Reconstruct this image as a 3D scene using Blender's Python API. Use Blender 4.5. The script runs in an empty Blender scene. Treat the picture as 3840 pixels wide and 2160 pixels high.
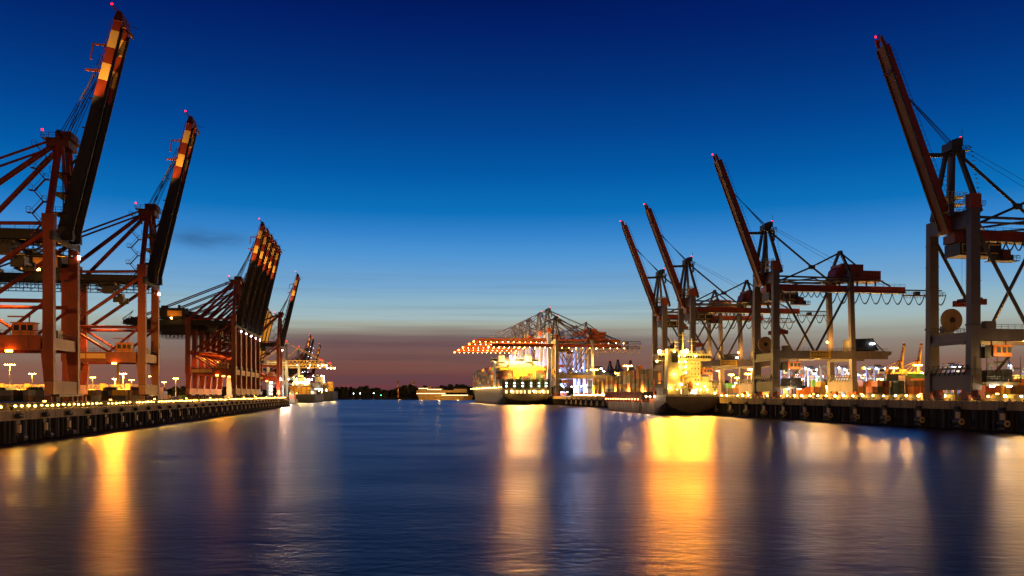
import bpy, math, random
import re as _re
from mathutils import Vector, Matrix
random.seed(7)
C = bpy.context.scene.collection
SC = bpy.context.scene
PI = math.pi
H = 9.0                      # eye height over the water
TH = math.atan(0.155)        # heading of both quays
CT, ST = math.cos(TH), math.sin(TH)

# ------------------------------------------------------------------ camera
cam_d = bpy.data.cameras.new('camera'); cam = bpy.data.objects.new('camera', cam_d); C.objects.link(cam)
cam.location = (0, 0, H); cam.rotation_euler = (PI/2, 0, 0)
cam_d.sensor_width = 36; cam_d.lens = 30; cam_d.shift_y = (1479-1080)/3840.0
cam_d.clip_start = 0.5; cam_d.clip_end = 30000
SC.camera = cam

# ------------------------------------------------------------------ dusk sky
def lin(c):
    return tuple((x/255/12.92) if x/255 <= .04045 else ((x/255+.055)/1.055)**2.4 for x in c)
world = bpy.data.worlds.new('World'); SC.world = world; world.use_nodes = True
def build_world():
    nt = world.node_tree; N = nt.nodes; L = nt.links
    for n in list(N): N.remove(n)
    out = N.new('ShaderNodeOutputWorld'); bg = N.new('ShaderNodeBackground')
    tc = N.new('ShaderNodeTexCoord')
    sep = N.new('ShaderNodeSeparateXYZ'); L.new(tc.outputs['Generated'], sep.inputs[0])
    # thin cloud bars near the horizon bend the elevation a little
    mp = N.new('ShaderNodeMapping'); mp.inputs['Scale'].default_value = (1.6, 1.6, 38)
    L.new(tc.outputs['Generated'], mp.inputs[0])
    nz = N.new('ShaderNodeTexNoise'); nz.inputs['Scale'].default_value = 1.5; nz.inputs['Detail'].default_value = 5; nz.inputs['Roughness'].default_value = .5
    L.new(mp.outputs[0], nz.inputs['Vector'])
    def math_(op, a, b=None, c=None, clamp=False):
        m = N.new('ShaderNodeMath'); m.operation = op; m.use_clamp = clamp
        for i, v in enumerate((a, b, c)):
            if v is None: continue
            if isinstance(v, (int, float)): m.inputs[i].default_value = v
            else: L.new(v, m.inputs[i])
        return m.outputs[0]
    low = math_('SUBTRACT', 1.0, math_('DIVIDE', sep.outputs['Z'], 0.17), clamp=True)
    wob = math_('MULTIPLY', math_('SUBTRACT', nz.outputs['Fac'], .5), math_('MULTIPLY', low, .045))
    z = math_('ADD', sep.outputs['Z'], wob)
    f = math_('DIVIDE', math_('MAXIMUM', z, 0.0), 0.5)
    ramp = N.new('ShaderNodeValToRGB'); L.new(f, ramp.inputs[0])
    def zz(y):
        t = (1479-y)/3200.0; return math.sin(math.atan(t))/0.5
    stops = [(1479, (104, 58, 63)), (1437, (110, 62, 66)), (1373, (119, 76, 70)), (1337, (122, 86, 79)), (1300, (113, 85, 87)), (1274, (120, 102, 100)),
             (1252, (152, 144, 132)), (1225, (165, 173, 162)), (1200, (164, 185, 188)), (1139, (143, 180, 198)), (1068, (114, 165, 207)), (960, (78, 149, 211)), (880, (50, 130, 202)),
             (800, (10, 112, 186)), (650, (0, 88, 164)), (500, (0, 68, 144)), (320, (0, 50, 122)), (120, (0, 32, 104)), (0, (0, 24, 92)), (-700, (0, 10, 58))]
    cr = ramp.color_ramp; cr.interpolation = 'LINEAR'
    el = cr.elements
    el[0].position = 0; el[0].color = (*lin(stops[0][1]), 1)
    el[1].position = min(1, zz(stops[-1][0])); el[1].color = (*lin(stops[-1][1]), 1)
    for y, c in stops[1:-1]:
        e = el.new(zz(y)); e.color = (*lin(c), 1)
    # two small dark cloud wisps
    def wisp(px, py, sx, sy, amt, prev):
        d = Vector(((px-1920)/3200, 1, (1479-py)/3200)).normalized()
        az = math.atan2(d.x, d.y)
        azn = math_('ARCTAN2', sep.outputs['X'], sep.outputs['Y'])
        a = math_('DIVIDE', math_('SUBTRACT', azn, az), sx/3200)
        b = math_('DIVIDE', math_('SUBTRACT', sep.outputs['Z'], d.z), sy/3200)
        r2 = math_('ADD', math_('MULTIPLY', a, a), math_('MULTIPLY', b, b))
        g = math_('EXPONENT', math_('MULTIPLY', r2, -1.0))
        g = math_('MULTIPLY', g, math_('MULTIPLY_ADD', nz2.outputs['Fac'], 1.6, -.15, clamp=True))
        mx = N.new('ShaderNodeMix'); mx.data_type = 'RGBA'
        L.new(math_('MULTIPLY', g, amt), mx.inputs['Factor'])
        L.new(prev, mx.inputs[6]); mx.inputs[7].default_value = (*lin((40, 74, 120)), 1)
        return mx.outputs[2]
    mp2 = N.new('ShaderNodeMapping'); mp2.inputs['Scale'].default_value = (14, 14, 60); L.new(tc.outputs['Generated'], mp2.inputs[0])
    nz2 = N.new('ShaderNodeTexNoise'); nz2.inputs['Scale'].default_value = 1.6; nz2.inputs['Detail'].default_value = 4; L.new(mp2.outputs[0], nz2.inputs['Vector'])
    mp3 = N.new('ShaderNodeMapping'); mp3.inputs['Scale'].default_value = (2.2, 2.2, 95); mp3.inputs['Rotation'].default_value = (0, .006, 0); L.new(tc.outputs['Generated'], mp3.inputs[0])
    nz3 = N.new('ShaderNodeTexNoise'); nz3.inputs['Scale'].default_value = 1.5; nz3.inputs['Detail'].default_value = 6; nz3.inputs['Roughness'].default_value = .6; L.new(mp3.outputs[0], nz3.inputs['Vector'])
    st = math_('MULTIPLY', math_('MULTIPLY_ADD', nz3.outputs['Fac'], 4.0, -1.9, clamp=True), math_('MULTIPLY', low, .62))
    dk = N.new('ShaderNodeMix'); dk.data_type = 'RGBA'; L.new(st, dk.inputs['Factor']); L.new(ramp.outputs['Color'], dk.inputs[6]); dk.inputs[7].default_value = (*lin((78, 66, 78)), 1)
    r2 = N.new('ShaderNodeValToRGB'); L.new(f, r2.inputs[0]); e2 = r2.color_ramp.elements
    e2[0].position = 0; e2[0].color = (*lin((142, 82, 62)), 1); e2[1].position = 1; e2[1].color = (*lin((0, 24, 92)), 1)
    for y, c in [(1420, (138, 94, 78)), (1370, (136, 102, 88)), (1320, (138, 118, 104)), (1270, (152, 148, 136)), (1225, (163, 176, 170)), (1200, (160, 184, 188)), (1139, (143, 180, 198)), (1068, (114, 165, 207)), (960, (78, 149, 211)), (880, (50, 130, 202)), (800, (10, 112, 186)), (650, (0, 88, 164)), (500, (0, 68, 144)), (320, (0, 50, 122)), (120, (0, 32, 104))]:
        e = e2.new(zz(y)); e.color = (*lin(c), 1)
    fa = math_('ADD', math_('MULTIPLY', math_('DIVIDE', math_('SUBTRACT', sep.outputs['X'], .02), .34, clamp=True), .9), math_('MULTIPLY', math_('DIVIDE', math_('SUBTRACT', -.2, sep.outputs['X']), .28, clamp=True), .85))
    az = N.new('ShaderNodeMix'); az.data_type = 'RGBA'; L.new(fa, az.inputs['Factor']); L.new(dk.outputs[2], az.inputs[6]); L.new(r2.outputs[0], az.inputs[7]); dk = az
    col = wisp(770, 895, 130, 30, .75, dk.outputs[2])
    # physical twilight sky adds its faint blue on top
    sky = N.new('ShaderNodeTexSky'); sky.sky_type = 'NISHITA'; sky.sun_disc = False
    sky.sun_elevation = math.radians(-4.0); sky.sun_rotation = math.radians(0)
    ad = N.new('ShaderNodeMix'); ad.data_type = 'RGBA'; ad.blend_type = 'ADD'; ad.inputs['Factor'].default_value = .01
    L.new(col, ad.inputs[6]); L.new(sky.outputs[0], ad.inputs[7])
    nf = math_('MULTIPLY_ADD', math_('DIVIDE', math_('ADD', sep.outputs['Y'], .35), .75, clamp=True), .80, .20)
    vm = N.new('ShaderNodeVectorMath'); vm.operation = 'SCALE'; L.new(ad.outputs[2], vm.inputs[0]); L.new(nf, vm.inputs['Scale'])
    L.new(vm.outputs[0], bg.inputs['Color']); bg.inputs['Strength'].default_value = 1.0
    L.new(bg.outputs[0], out.inputs[0])
build_world()
SC.view_settings.view_transform = 'Standard'; SC.view_settings.look = 'None'
SC.view_settings.exposure = 0.0; SC.view_settings.gamma = 1.0; SC.view_settings.use_curve_mapping = False
cy = SC.cycles
cy.use_light_tree = True; cy.sample_clamp_indirect = 4.0; cy.max_bounces = 5; cy.diffuse_bounces = 2; cy.glossy_bounces = 3
cy.transmission_bounces = 2; cy.caustics_reflective = False; cy.caustics_refractive = False; cy.blur_glossy = 0.5
cy.use_denoising = True
try: cy.denoiser = 'OPENIMAGEDENOISE'
except Exception: pass

# ------------------------------------------------------------------ materials
MATS = {}
def steel(name, col, rough=.55, dirt=.35, scale=.35, metal=0.0, bump=0.0, streak=(1, 1, .25)):
    """Painted steel with rain streaks and rust tone of its own."""
    if name in MATS: return MATS[name]
    m = bpy.data.materials.new(name); m.use_nodes = True
    nt = m.node_tree; N = nt.nodes; L = nt.links; b = N['Principled BSDF']
    tc = N.new('ShaderNodeTexCoord'); mp = N.new('ShaderNodeMapping'); mp.inputs['Scale'].default_value = streak
    L.new(tc.outputs['Object'], mp.inputs[0])
    n = N.new('ShaderNodeTexNoise'); n.inputs['Scale'].default_value = scale; n.inputs['Detail'].default_value = 6; n.inputs['Roughness'].default_value = .65
    L.new(mp.outputs[0], n.inputs['Vector'])
    r = N.new('ShaderNodeValToRGB'); L.new(n.outputs['Fac'], r.inputs[0])
    r.color_ramp.elements[0].position = .3; r.color_ramp.elements[1].position = .7
    d = tuple(c*(1-dirt) for c in col); u = tuple(min(1, c*(1+dirt*.5)) for c in col)
    r.color_ramp.elements[0].color = (*d, 1); r.color_ramp.elements[1].color = (*u, 1)
    L.new(r.outputs[0], b.inputs['Base Color'])
    b.inputs['Roughness'].default_value = rough; b.inputs['Metallic'].default_value = metal
    if bump:
        w = N.new('ShaderNodeBump'); w.inputs['Strength'].default_value = bump; L.new(n.outputs['Fac'], w.inputs['Height']); L.new(w.outputs[0], b.inputs['Normal'])
    MATS[name] = m; return m
def glow(name, col, s):
    if name in MATS: return MATS[name]
    m = bpy.data.materials.new(name); m.use_nodes = True
    nt = m.node_tree; N = nt.nodes; L = nt.links
    for n in list(N): N.remove(n)
    o = N.new('ShaderNodeOutputMaterial'); e = N.new('ShaderNodeEmission'); e.inputs[0].default_value = (*col, 1); e.inputs[1].default_value = s
    L.new(e.outputs[0], o.inputs[0]); MATS[name] = m; return m
SOD = (1.0, .47, .07); AMB = (1.0, .36, .03); WRM = (1.0, .60, .20); WHT = (.82, .92, 1.0); RED = (1.0, .002, .005); GRN = (.1, 1.0, .5)
M_red = steel('crane red paint', (.25, .030, .007), .5, .5)
M_redd = steel('crane red paint dull', (.13, .020, .007), .55, .4)
M_cream = steel('boom cream paint', (.86, .58, .18), .5, .3)
M_char = steel('charcoal steel paint', (.016, .017, .024), .7, .4)
M_dark = steel('black machinery', (.02, .02, .022), .5, .4)
M_rope = steel('steel rope', (.03, .03, .035), .5, .2)
M_conc = steel('sodium tinted quay concrete', (.50, .35, .15), .85, .45, .5, 0, .3, (1, 1, .12))  # warm sodium light is put into the concrete's base colour
M_wallc = steel('pale flood wall concrete', (.19, .15, .07), .85, .3, .4, 0, .2)
M_pile = steel('tarred sheet piling', (.016, .012, .009), .7, .6, .8, 0, .4)
M_rub = steel('black fender rubber', (.018, .017, .016), .6, .3)
M_pad = steel('pale fender facing', (.70, .52, .28), .6, .35, 1.0)
M_bollard = steel('bollard iron', (.05, .04, .03), .6, .4)
M_yel = steel('yellow paint', (.62, .38, .04), .5, .3)
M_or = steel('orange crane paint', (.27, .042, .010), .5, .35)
M_orl = steel('bright orange paint', (.6, .16, .03), .5, .3)
M_mauve = steel('blue grey crane paint', (.10, .082, .10), .5, .3)
M_mauved = steel('dark grey brace paint', (.055, .052, .068), .5, .35)
M_blue = steel('blue crane paint', (.14, .24, .55), .45, .25)
M_lav = steel('pale lavender blue paint', (.20, .29, .68), .45, .2)
M_white = steel('white ship paint', (.72, .68, .56), .5, .2)
M_whitey = steel('cream deckhouse paint', (.70, .62, .36), .5, .3)
M_pole = steel('lamp tinted galvanised mast', (.55, .48, .34), .5, .25)  # yellow of the lamps is put into the grey steel's colour
M_reel = steel('cable reel drum', (.62, .42, .16), .6, .3, .8)
M_glass = steel('dark window glass', (.02, .025, .03), .15, .1)
M_ground = steel('yard asphalt', (.06, .055, .05), .8, .4, .08, 0, .1, (1, 1, 1))
M_lat = steel('yellow lattice paint', (.62, .36, .07), .5, .3)
G_sod = glow('sodium lamp light', SOD, 55); G_soft = glow('soft sodium light', SOD, 14); G_quay = glow('quay lamp light', (1.0, .54, .10), 13)
G_quayr = glow('bright quay lamp light', (1.0, .55, .12), 170)
G_wht = glow('white floodlight', WHT, 45); G_wrm = glow('warm floodlight', WRM, 45); G_red = glow('red warning light', RED, 14)
G_win = glow('lit window warm', (1.0, .62, .2), 3.0); G_winw = glow('lit window white', (1, .9, .7), 5.0); G_grn = glow('green light', GRN, 14)
G_flood = glow('sodium floodlight panel', SOD, 120); G_amb = glow('amber lamp light', AMB, 40)

# ------------------------------------------------------------------ mesh helper
def frame(p, q):
    p, q = Vector(p), Vector(q); d = (q-p).normalized()
    up = Vector((0, 0, 1)) if abs(d.z) < .95 else Vector((0, 1, 0))
    s = d.cross(up).normalized(); t = s.cross(d).normalized()
    return p, q, d, s, t
class MB:
    def __init__(self): self.v = []; self.f = []; self.m = []
    def add(self, vs, fs, mi=0):
        o = len(self.v); self.v += [tuple(x) for x in vs]
        self.f += [tuple(o+i for i in f) for f in fs]; self.m += [mi]*len(fs)
    def hexa(self, p, mi=0):  # bottom 4 ccw, top 4 ccw
        self.add(p, [(3, 2, 1, 0), (4, 5, 6, 7), (0, 1, 5, 4), (1, 2, 6, 5), (2, 3, 7, 6), (3, 0, 4, 7)], mi); return self
    def box(self, x0, x1, y0, y1, z0, z1, mi=0):
        return self.hexa([(x0, y0, z0), (x1, y0, z0), (x1, y1, z0), (x0, y1, z0), (x0, y0, z1), (x1, y0, z1), (x1, y1, z1), (x0, y1, z1)], mi)
    def beam(self, p, q, w, h, mi=0, w2=None, h2=None):
        p, q, d, s, t = frame(p, q); w2 = w if w2 is None else w2; h2 = h if h2 is None else h2
        a = [p-s*w/2-t*h/2, p+s*w/2-t*h/2, p+s*w/2+t*h/2, p-s*w/2+t*h/2]
        b = [q-s*w2/2-t*h2/2, q+s*w2/2-t*h2/2, q+s*w2/2+t*h2/2, q-s*w2/2+t*h2/2]
        self.add(a+b, [(0, 1, 2, 3), (7, 6, 5, 4), (1, 0, 4, 5), (2, 1, 5, 6), (3, 2, 6, 7), (0, 3, 7, 4)], mi); return self
    def tube(self, p, q, r, n=8, mi=0, r2=None):
        p, q, d, s, t = frame(p, q); r2 = r if r2 is None else r2
        vs = [p+(s*math.cos(2*PI*i/n)+t*math.sin(2*PI*i/n))*r for i in range(n)] + [q+(s*math.cos(2*PI*i/n)+t*math.sin(2*PI*i/n))*r2 for i in range(n)]
        self.add(vs, [(i, (i+1) % n, n+(i+1) % n, n+i) for i in range(n)] + [tuple(range(n-1, -1, -1)), tuple(range(n, 2*n))], mi); return self
    def line(self, pts, r, n=4, mi=0):
        for a, b in zip(pts, pts[1:]): self.tube(a, b, r, n, mi)
        return self
    def sag(self, p, q, drop, r, k=8, mi=0):
        p, q = Vector(p), Vector(q)
        return self.line([p.lerp(q, i/k)-Vector((0, 0, drop*4*(i/k)*(1-i/k))) for i in range(k+1)], r, 4, mi)
    def ball(self, c, r, mi=0, n=8, sz=1.0):
        c = Vector(c); vs = []; fs = []; k = n//2
        for j in range(1, k):
            a = PI*j/k
            for i in range(n): vs.append(c+Vector((math.sin(a)*math.cos(2*PI*i/n)*r, math.sin(a)*math.sin(2*PI*i/n)*r, math.cos(a)*r*sz)))
        vs += [c+Vector((0, 0, r*sz)), c-Vector((0, 0, r*sz))]; T = len(vs)-2
        for j in range(k-2):
            for i in range(n): fs.append((j*n+i, (j+1)*n+i, (j+1)*n+(i+1) % n, j*n+(i+1) % n))
        for i in range(n): fs.append((T, i, (i+1) % n)); fs.append((T+1, (k-2)*n+(i+1) % n, (k-2)*n+i))
        self.add(vs, fs, mi); return self
    def rail(self, pts, h=1.1, step=2.0, r=.05, mi=0):
        for a, b in zip(pts, pts[1:]):
            a, b = Vector(a), Vector(b); k = max(1, int((b-a).length/step)); u = Vector((0, 0, h))
            self.tube(a+u, b+u, r, 4, mi); self.tube(a+u*.5, b+u*.5, r*.7, 4, mi)
            for i in range(k+1): p = a.lerp(b, i/k); self.tube(p, p+u, r, 4, mi)
        return self
    def loft(self, secs, mi=0, caps=(True, True), closed=False):
        n = len(secs[0]); vs = [p for s in secs for p in s]; fs = []
        for j in range(len(secs)-1):
            for i in range(n if closed else n-1): k = (i+1) % n; fs.append((j*n+i, j*n+k, (j+1)*n+k, (j+1)*n+i))
        if caps[0]: fs.append(tuple(range(n-1, -1, -1)))
        if caps[1]: fs.append(tuple((len(secs)-1)*n+i for i in range(n)))
        self.add(vs, fs, mi); return self
    def build(self, name, mats, parent=None, smooth=False):
        me = bpy.data.meshes.new(name); me.from_pydata(self.v, [], self.f)
        for mt in (mats if isinstance(mats, (list, tuple)) else [mats]): me.materials.append(mt)
        me.polygons.foreach_set('material_index', self.m)
        if smooth: me.polygons.foreach_set('use_smooth', [True]*len(self.f))
        me.update()
        o = bpy.data.objects.new(name, me); C.objects.link(o)
        if parent is not None: o.parent = parent
        return o
def tag(o, label=None, cat=None, group=None, kind=None):
    if label: o['label'] = label
    if cat: o['category'] = cat
    if group: o['group'] = group
    if kind: o['kind'] = kind
    return o
def F(a, b, z=0.0): return Vector((a*CT - b*ST, a*ST + b*CT, z))     # quay frame: a across the basin, b along the quays
def at(px, py, Y): return Vector(((px-1920)/3200*Y, Y, H+(1479-py)/3200*Y))
def thing(name, label, cat, loc, rz=TH, group=None, scale=1.0):
    o = bpy.data.objects.new(name, None); C.objects.link(o); o.empty_display_size = .5
    o.location = loc; o.rotation_euler = (0, 0, rz); o.scale = (scale,)*3
    return tag(o, label, cat, group)
def kids(o): return [c for c in bpy.data.objects if c.parent == o]
def copy_tree(o, parent=None, ch=None):
    if ch is None:
        ch = {}
        for c in bpy.data.objects:
            if c.parent: ch.setdefault(c.parent, []).append(c)
    c = o.copy(); C.objects.link(c); c.parent = parent
    for k in ch.get(o, ()): copy_tree(k, c, ch)
    return c
def ordw(n):
    if 10 <= n % 100 <= 20: return f'{n}th'
    return f"{n}{ {1:'st',2:'nd',3:'rd'}.get(n % 10,'th') }"

# ------------------------------------------------------------------ the setting
def make_water():
    m = bpy.data.materials.new('harbour water'); m.use_nodes = True
    nt = m.node_tree; N = nt.nodes; L = nt.links
    for n in list(N): N.remove(n)
    out = N.new('ShaderNodeOutputMaterial'); tc = N.new('ShaderNodeTexCoord')
    def noise(scale, sc, detail=3, dist=0):
        mp = N.new('ShaderNodeMapping'); mp.inputs['Scale'].default_value = sc; L.new(tc.outputs['Object'], mp.inputs[0])
        n = N.new('ShaderNodeTexNoise'); n.inputs['Scale'].default_value = scale; n.inputs['Detail'].default_value = detail; n.inputs['Distortion'].default_value = dist
        L.new(mp.outputs[0], n.inputs['Vector']); return n.outputs['Fac']
    big = noise(.016, (.6, 1.2, 1), 5, 2.2)       # slow eddies and slicks
    mid = noise(.09, (.6, 1.0, 1), 2, .2)
    fine = noise(.9, (.6, 1.0, 1), 3, .3)
    def bump(h, dist, strength, prev=None):
        b = N.new('ShaderNodeBump'); b.inputs['Distance'].default_value = dist; b.inputs['Strength'].default_value = strength
        L.new(h, b.inputs['Height'])
        if prev: L.new(prev, b.inputs['Normal'])
        return b.outputs[0]
    nb = bump(mid, 1.0, .13); nb = bump(fine, .08, .75, nb); nb = bump(noise(3.4, (.45, 1.0, 1), 2, 0), .02, .6, nb)
    r = N.new('ShaderNodeMapRange'); L.new(big, r.inputs[0]); r.inputs[1].default_value = .35; r.inputs[2].default_value = .65
    r.inputs[3].default_value = .28; r.inputs[4].default_value = .41
    gl = N.new('ShaderNodeBsdfAnisotropic') if hasattr(bpy.types, 'ShaderNodeBsdfAnisotropic') else N.new('ShaderNodeBsdfGlossy')
    gl.distribution = 'BECKMANN'; L.new(r.outputs[0], gl.inputs['Roughness']); L.new(nb, gl.inputs['Normal']); gl.inputs['Color'].default_value = (.375, .37, .46, 1)
    df = N.new('ShaderNodeBsdfDiffuse'); df.inputs['Color'].default_value = (.004, .012, .025, 1)
    fr = N.new('ShaderNodeFresnel'); fr.inputs['IOR'].default_value = 1.333; L.new(nb, fr.inputs['Normal'])
    mx = N.new('ShaderNodeMixShader'); L.new(fr.outputs[0], mx.inputs[0]); L.new(df.outputs[0], mx.inputs[1]); L.new(gl.outputs[0], mx.inputs[2])
    L.new(mx.outputs[0], out.inputs[0])
    b = MB(); b.add([(-9000, -300, 0), (9000, -300, 0), (9000, 14000, 0), (-9000, 14000, 0)], [(0, 1, 2, 3)])
    tag(b.build('water', m), 'dark harbour water with long coloured light reflections', 'water', None, 'structure')
make_water()

QL, QR = 5.9, 7.3            # quay heights
AL, AR = -67.2, 150.2        # quay edges in the quay frame
LEND = 658.0
def ground_sheet(name, pts, z, label):
    b = MB(); n = len(pts); b.add([(*F(*p)[:2], z) for p in pts], [tuple(range(n))])
    return tag(b.build(name, M_ground), label, 'ground', None, 'structure')
ground_sheet('quay_ground', [(-2500, -200), (AL-.9, -200), (AL-.9, LEND-.9), (-98, LEND-.9), (-98, 2600), (-2500, 2600)], QL-.02, 'dark yard ground behind the quay of the red cranes')
ground_sheet('terminal_ground', [(AR+.9, -200), (2800, -200), (2800, 3200), (AR+.9, 3200)], QR-.02, 'dark yard ground behind the quay of the grey legged cranes')

ground_sheet('head_quay_ground', [(AL+.1, -200), (AR-.1, -200), (AR-.1, -34), (AL+.1, -34)], QL-.02, 'dark paved ground at the head of the basin')
def quay(name, edge, z, b0, b1, side, capz, label, seg):
    """side: -1 land lies at smaller a, +1 at larger a. Local x inland, y along."""
    t = thing(name, label, 'quay wall', F(edge, 0, 0))
    sx = side
    c = MB(); gap = .12
    k = int((b1-b0)/seg)
    for i in range(k):
        y0, y1 = b0+i*seg, b0+(i+1)*seg
        x0, x1 = sorted((0, sx*1.2))
        c.box(x0, x1, y0+gap/2, y1-gap/2, capz, z)
        # upright joints and scuppers
        for q in (.12, .5, .86):
            xx = sorted((-sx*.03, sx*.05)); yy = y0+seg*q
            c.box(xx[0], xx[1], yy, yy+.25, z-.9, z-.4, 1); c.box(xx[0], xx[1], yy, yy+.25, capz+.25, capz+.7, 1)
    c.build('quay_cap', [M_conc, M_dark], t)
    p = MB(); pts = []; y = b0; j = 0
    while y < b1:
        d = (.25, .75)[(j//1) % 2]
        pts += [(sx*d, y), (sx*d, y+.9)]; y += 1.2; j += 1
    p.loft([[(x, yy, -2.5) for x, yy in pts], [(x, yy, capz) for x, yy in pts]], 0, (False, False))
    p.build('sheet_piling', M_pile, t)
    e = MB(); y = b0
    while y < b1:
        xx = sorted((sx*.02, sx*.3)); e.box(xx[0], xx[1], y, y+1.0, z+.004, z+.16); y += 1.9
    e.build('kerb_marking', M_yel, t)
    pl = MB(); y = b0+2
    while y < b1:
        pl.tube((sx*.45-sx*.35, y, -2.5), (sx*.45-sx*.35, y, capz-.01), .42, 8); y += 4.1
    pl.build('tubular_piling', M_pile, t)
    return t
ql = quay('quay_wall', AL, QL, -200, LEND, -1, 4.15, 'long concrete quay wall on dark sheet piling below the red cranes', 13.0)
qr = quay('quay_wall', AR, QR, -203, 1300, +1, 5.1, 'concrete quay wall with big round fenders below the grey legged cranes', 16.3)
# quay head closing the end of the red cranes' quay
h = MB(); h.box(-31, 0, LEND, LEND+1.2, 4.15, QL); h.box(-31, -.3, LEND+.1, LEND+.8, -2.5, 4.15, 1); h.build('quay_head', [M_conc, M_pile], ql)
b = MB(); b.box(-30, -29, LEND, 2500, -2.5, QL); b.build('setback_wall', M_pile, ql)

# flood walls that carry the quay lamps
def flood_wall(a, side, z0, z1, b0, b1, seg, label, gaps=()):
    t = thing('flood_wall', label, 'wall', F(a, 0, 0))
    w = MB(); y = b0
    while y < b1:
        if not any(g0 < y+seg/2 < g1 for g0, g1 in gaps):
            x0, x1 = sorted((0, side*.5)); w.box(x0, x1, y+.04, y+seg-.04, z0, z1)
        y += seg
    w.build('wall_panel', M_wallc, t)
    p = MB(); y = b0
    while y < b1:
        x0, x1 = sorted((-side*.12, side*.6)); p.box(x0, x1, y-.18, y+.18, z0, z1+.15); y += seg*4
    p.build('pilaster', M_yel, t)
    return t
FL, FR = AL-2.3, AR+9.0
flood_wall(FL, -1, QL-.1, 7.35, -198, LEND-6, 6.4, 'low lit flood wall behind the quay edge under the red cranes')
flood_wall(FR, +1, QR-.1, 9.0, -198, 700, 6.0, 'lit yellow flood wall behind the quay edge under the grey legged cranes')

def quay_lamps(a, side, z, b0, b1, step, mat, where, grp, r):
    m = MB(); m.ball((0, 0, 0), r, 0, 8, .8)
    br = MB(); br.box(*sorted((side*.1, side*1.3)), -.06, .06, .3, .42); br.box(-.3, .3, -.3, .3, r*.8, r*.8+.12)
    first = None; n = 0; y = b0
    while y < b1:
        n += 1
        if first is None:
            t = thing('quay_lamp', '', 'lamp', F(a, y, z), TH, grp); m.build('bulb', mat, t); br.build('bracket', M_dark, t); first = t
            ch = {first: kids(first)}
        else:
            t = copy_tree(first, None, ch); t.location = F(a, y+random.uniform(-.3, .3), z+random.uniform(-.08, .08)); t.scale = (random.uniform(.72, 1.2),)*3
        t['label'] = f'bright lamp on the flood wall {where}, {ordw(n)} from the near end'
        y += step*(2 if random.random() < .07 else 1)
quay_lamps(FL+1.1, -1, 6.75, 121, LEND-8, 3.15, G_quay, 'below the red cranes', 'quay lamps under the red cranes', .29)
quay_lamps(FR-1.1, +1, 8.55, 167, 690, 5.9, G_quayr, 'below the grey cranes', 'quay lamps under the grey legged cranes', .30)

# fenders and bollards
def fenders():
    t = thing('fender', '', 'fender', F(AL, 100, 0), TH, 'hanging rubber fenders on the red crane quay')
    r = MB(); r.tube((.5, -.9, 4.95), (.5, .9, 4.95), .5, 12); r.build('rubber_roll', M_rub, t)
    c = MB(); c.line([(.05, -.7, QL+.02), (.5, -.7, 5.4)], .06); c.line([(.05, .7, QL+.02), (.5, .7, 5.4)], .06); c.build('hanging_chain', M_rope, t)
    u = thing('pile_fender', '', 'fender', F(AL, 100, 0), TH, 'pale faced pile fenders on the red crane quay')
    p = MB(); p.box(.3, .75, -.42, .42, 1.8, 3.3); p.build('facing_panel', M_pad, u)
    k = MB(); k.box(-.4, .3, -.9, .9, 3.4, 4.1); k.tube((.7, .5, .75), (.7, 2.1, .75), .6, 10); k.box(-.2, .3, -.5, .5, .3, 1.5); k.build('rubber_roll', M_rub, u)
    b = 172.0-13*5; i = 0
    cht, chu = {t: kids(t)}, {u: kids(u)}
    while b < LEND-4:
        i += 1
        for src, ch, kind in ((t, cht, 'black roll fender hanging on the red crane quay'), (u, chu, 'pale faced pile fender below the red crane quay')):
            o = src if i == 1 else copy_tree(src, None, ch)
            o.location = F(AL, b, 0); o['label'] = f'{kind}, {ordw(i)} from the near end'
        b += 13.0
    v = thing('roll_fender', '', 'fender', F(AR, 100, 0), TH, 'big round fenders on the grey crane quay')
    p = MB(); p.box(-.75, -.3, -.75, .75, 2.6, 4.4); p.build('facing_panel', M_pad, v)
    k = MB(); k.tube((-1.0, -2.2, 1.9), (-1.0, .5, 1.9), .85, 14); k.box(-.9, .2, -1.2, 1.2, 4.4, 5.05); k.box(-.6, 0, -.9, .9, .4, 1.1); k.tube((-.7, -.8, 5.35), (-.7, .8, 5.35), .5, 10)
    k.build('rubber_roll', M_rub, v)
    e = MB(); e.tube((-1.0, -2.24, 1.9), (-1.0, -2.1, 1.9), .86, 14); e.tube((-1.0, -2.26, 1.9), (-1.0, -2.15, 1.9), .35, 10, 1); e.build('roll_end', [M_pad, M_rub], v)
    c = MB()
    for s in (-.9, -.3, .4, 1.0): c.line([(-.03, s*1.6, QR-.02), (-.7, s, 5.2)], .05)
    c.build('hanging_chain', M_rope, v)
    ch = {v: kids(v)}; b = 252.0-16.3*9; i = 0
    while b < 690:
        i += 1; o = v if i == 1 else copy_tree(v, None, ch)
        o.location = F(AR, b, 0); o['label'] = f'large round fender below the grey cranes, {ordw(i)} from the near end'; b += 16.3
    w = MB(); w.tube((0, 0, 0), (0, 0, .55), .22, 10); w.tube((0, 0, .55), (0, 0, .8), .36, 10); w = w.build('bollard', M_bollard)
    i = 0
    for edge, z, where, st, b1 in ((AL-.8, QL, 'red crane quay', 26, LEND), (AR+.8, QR, 'grey crane quay', 22, 640)):
        b = 120; j = 0
        while b < b1:
            i += 1; j += 1; o = w if i == 1 else w.copy()
            if i > 1: C.objects.link(o)
            o.location = F(edge, b, z); tag(o, f'squat iron bollard on the edge of the {where}, {ordw(j)} from the near end', 'bollard', 'bollards on the '+where); b += st
fenders()

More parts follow.
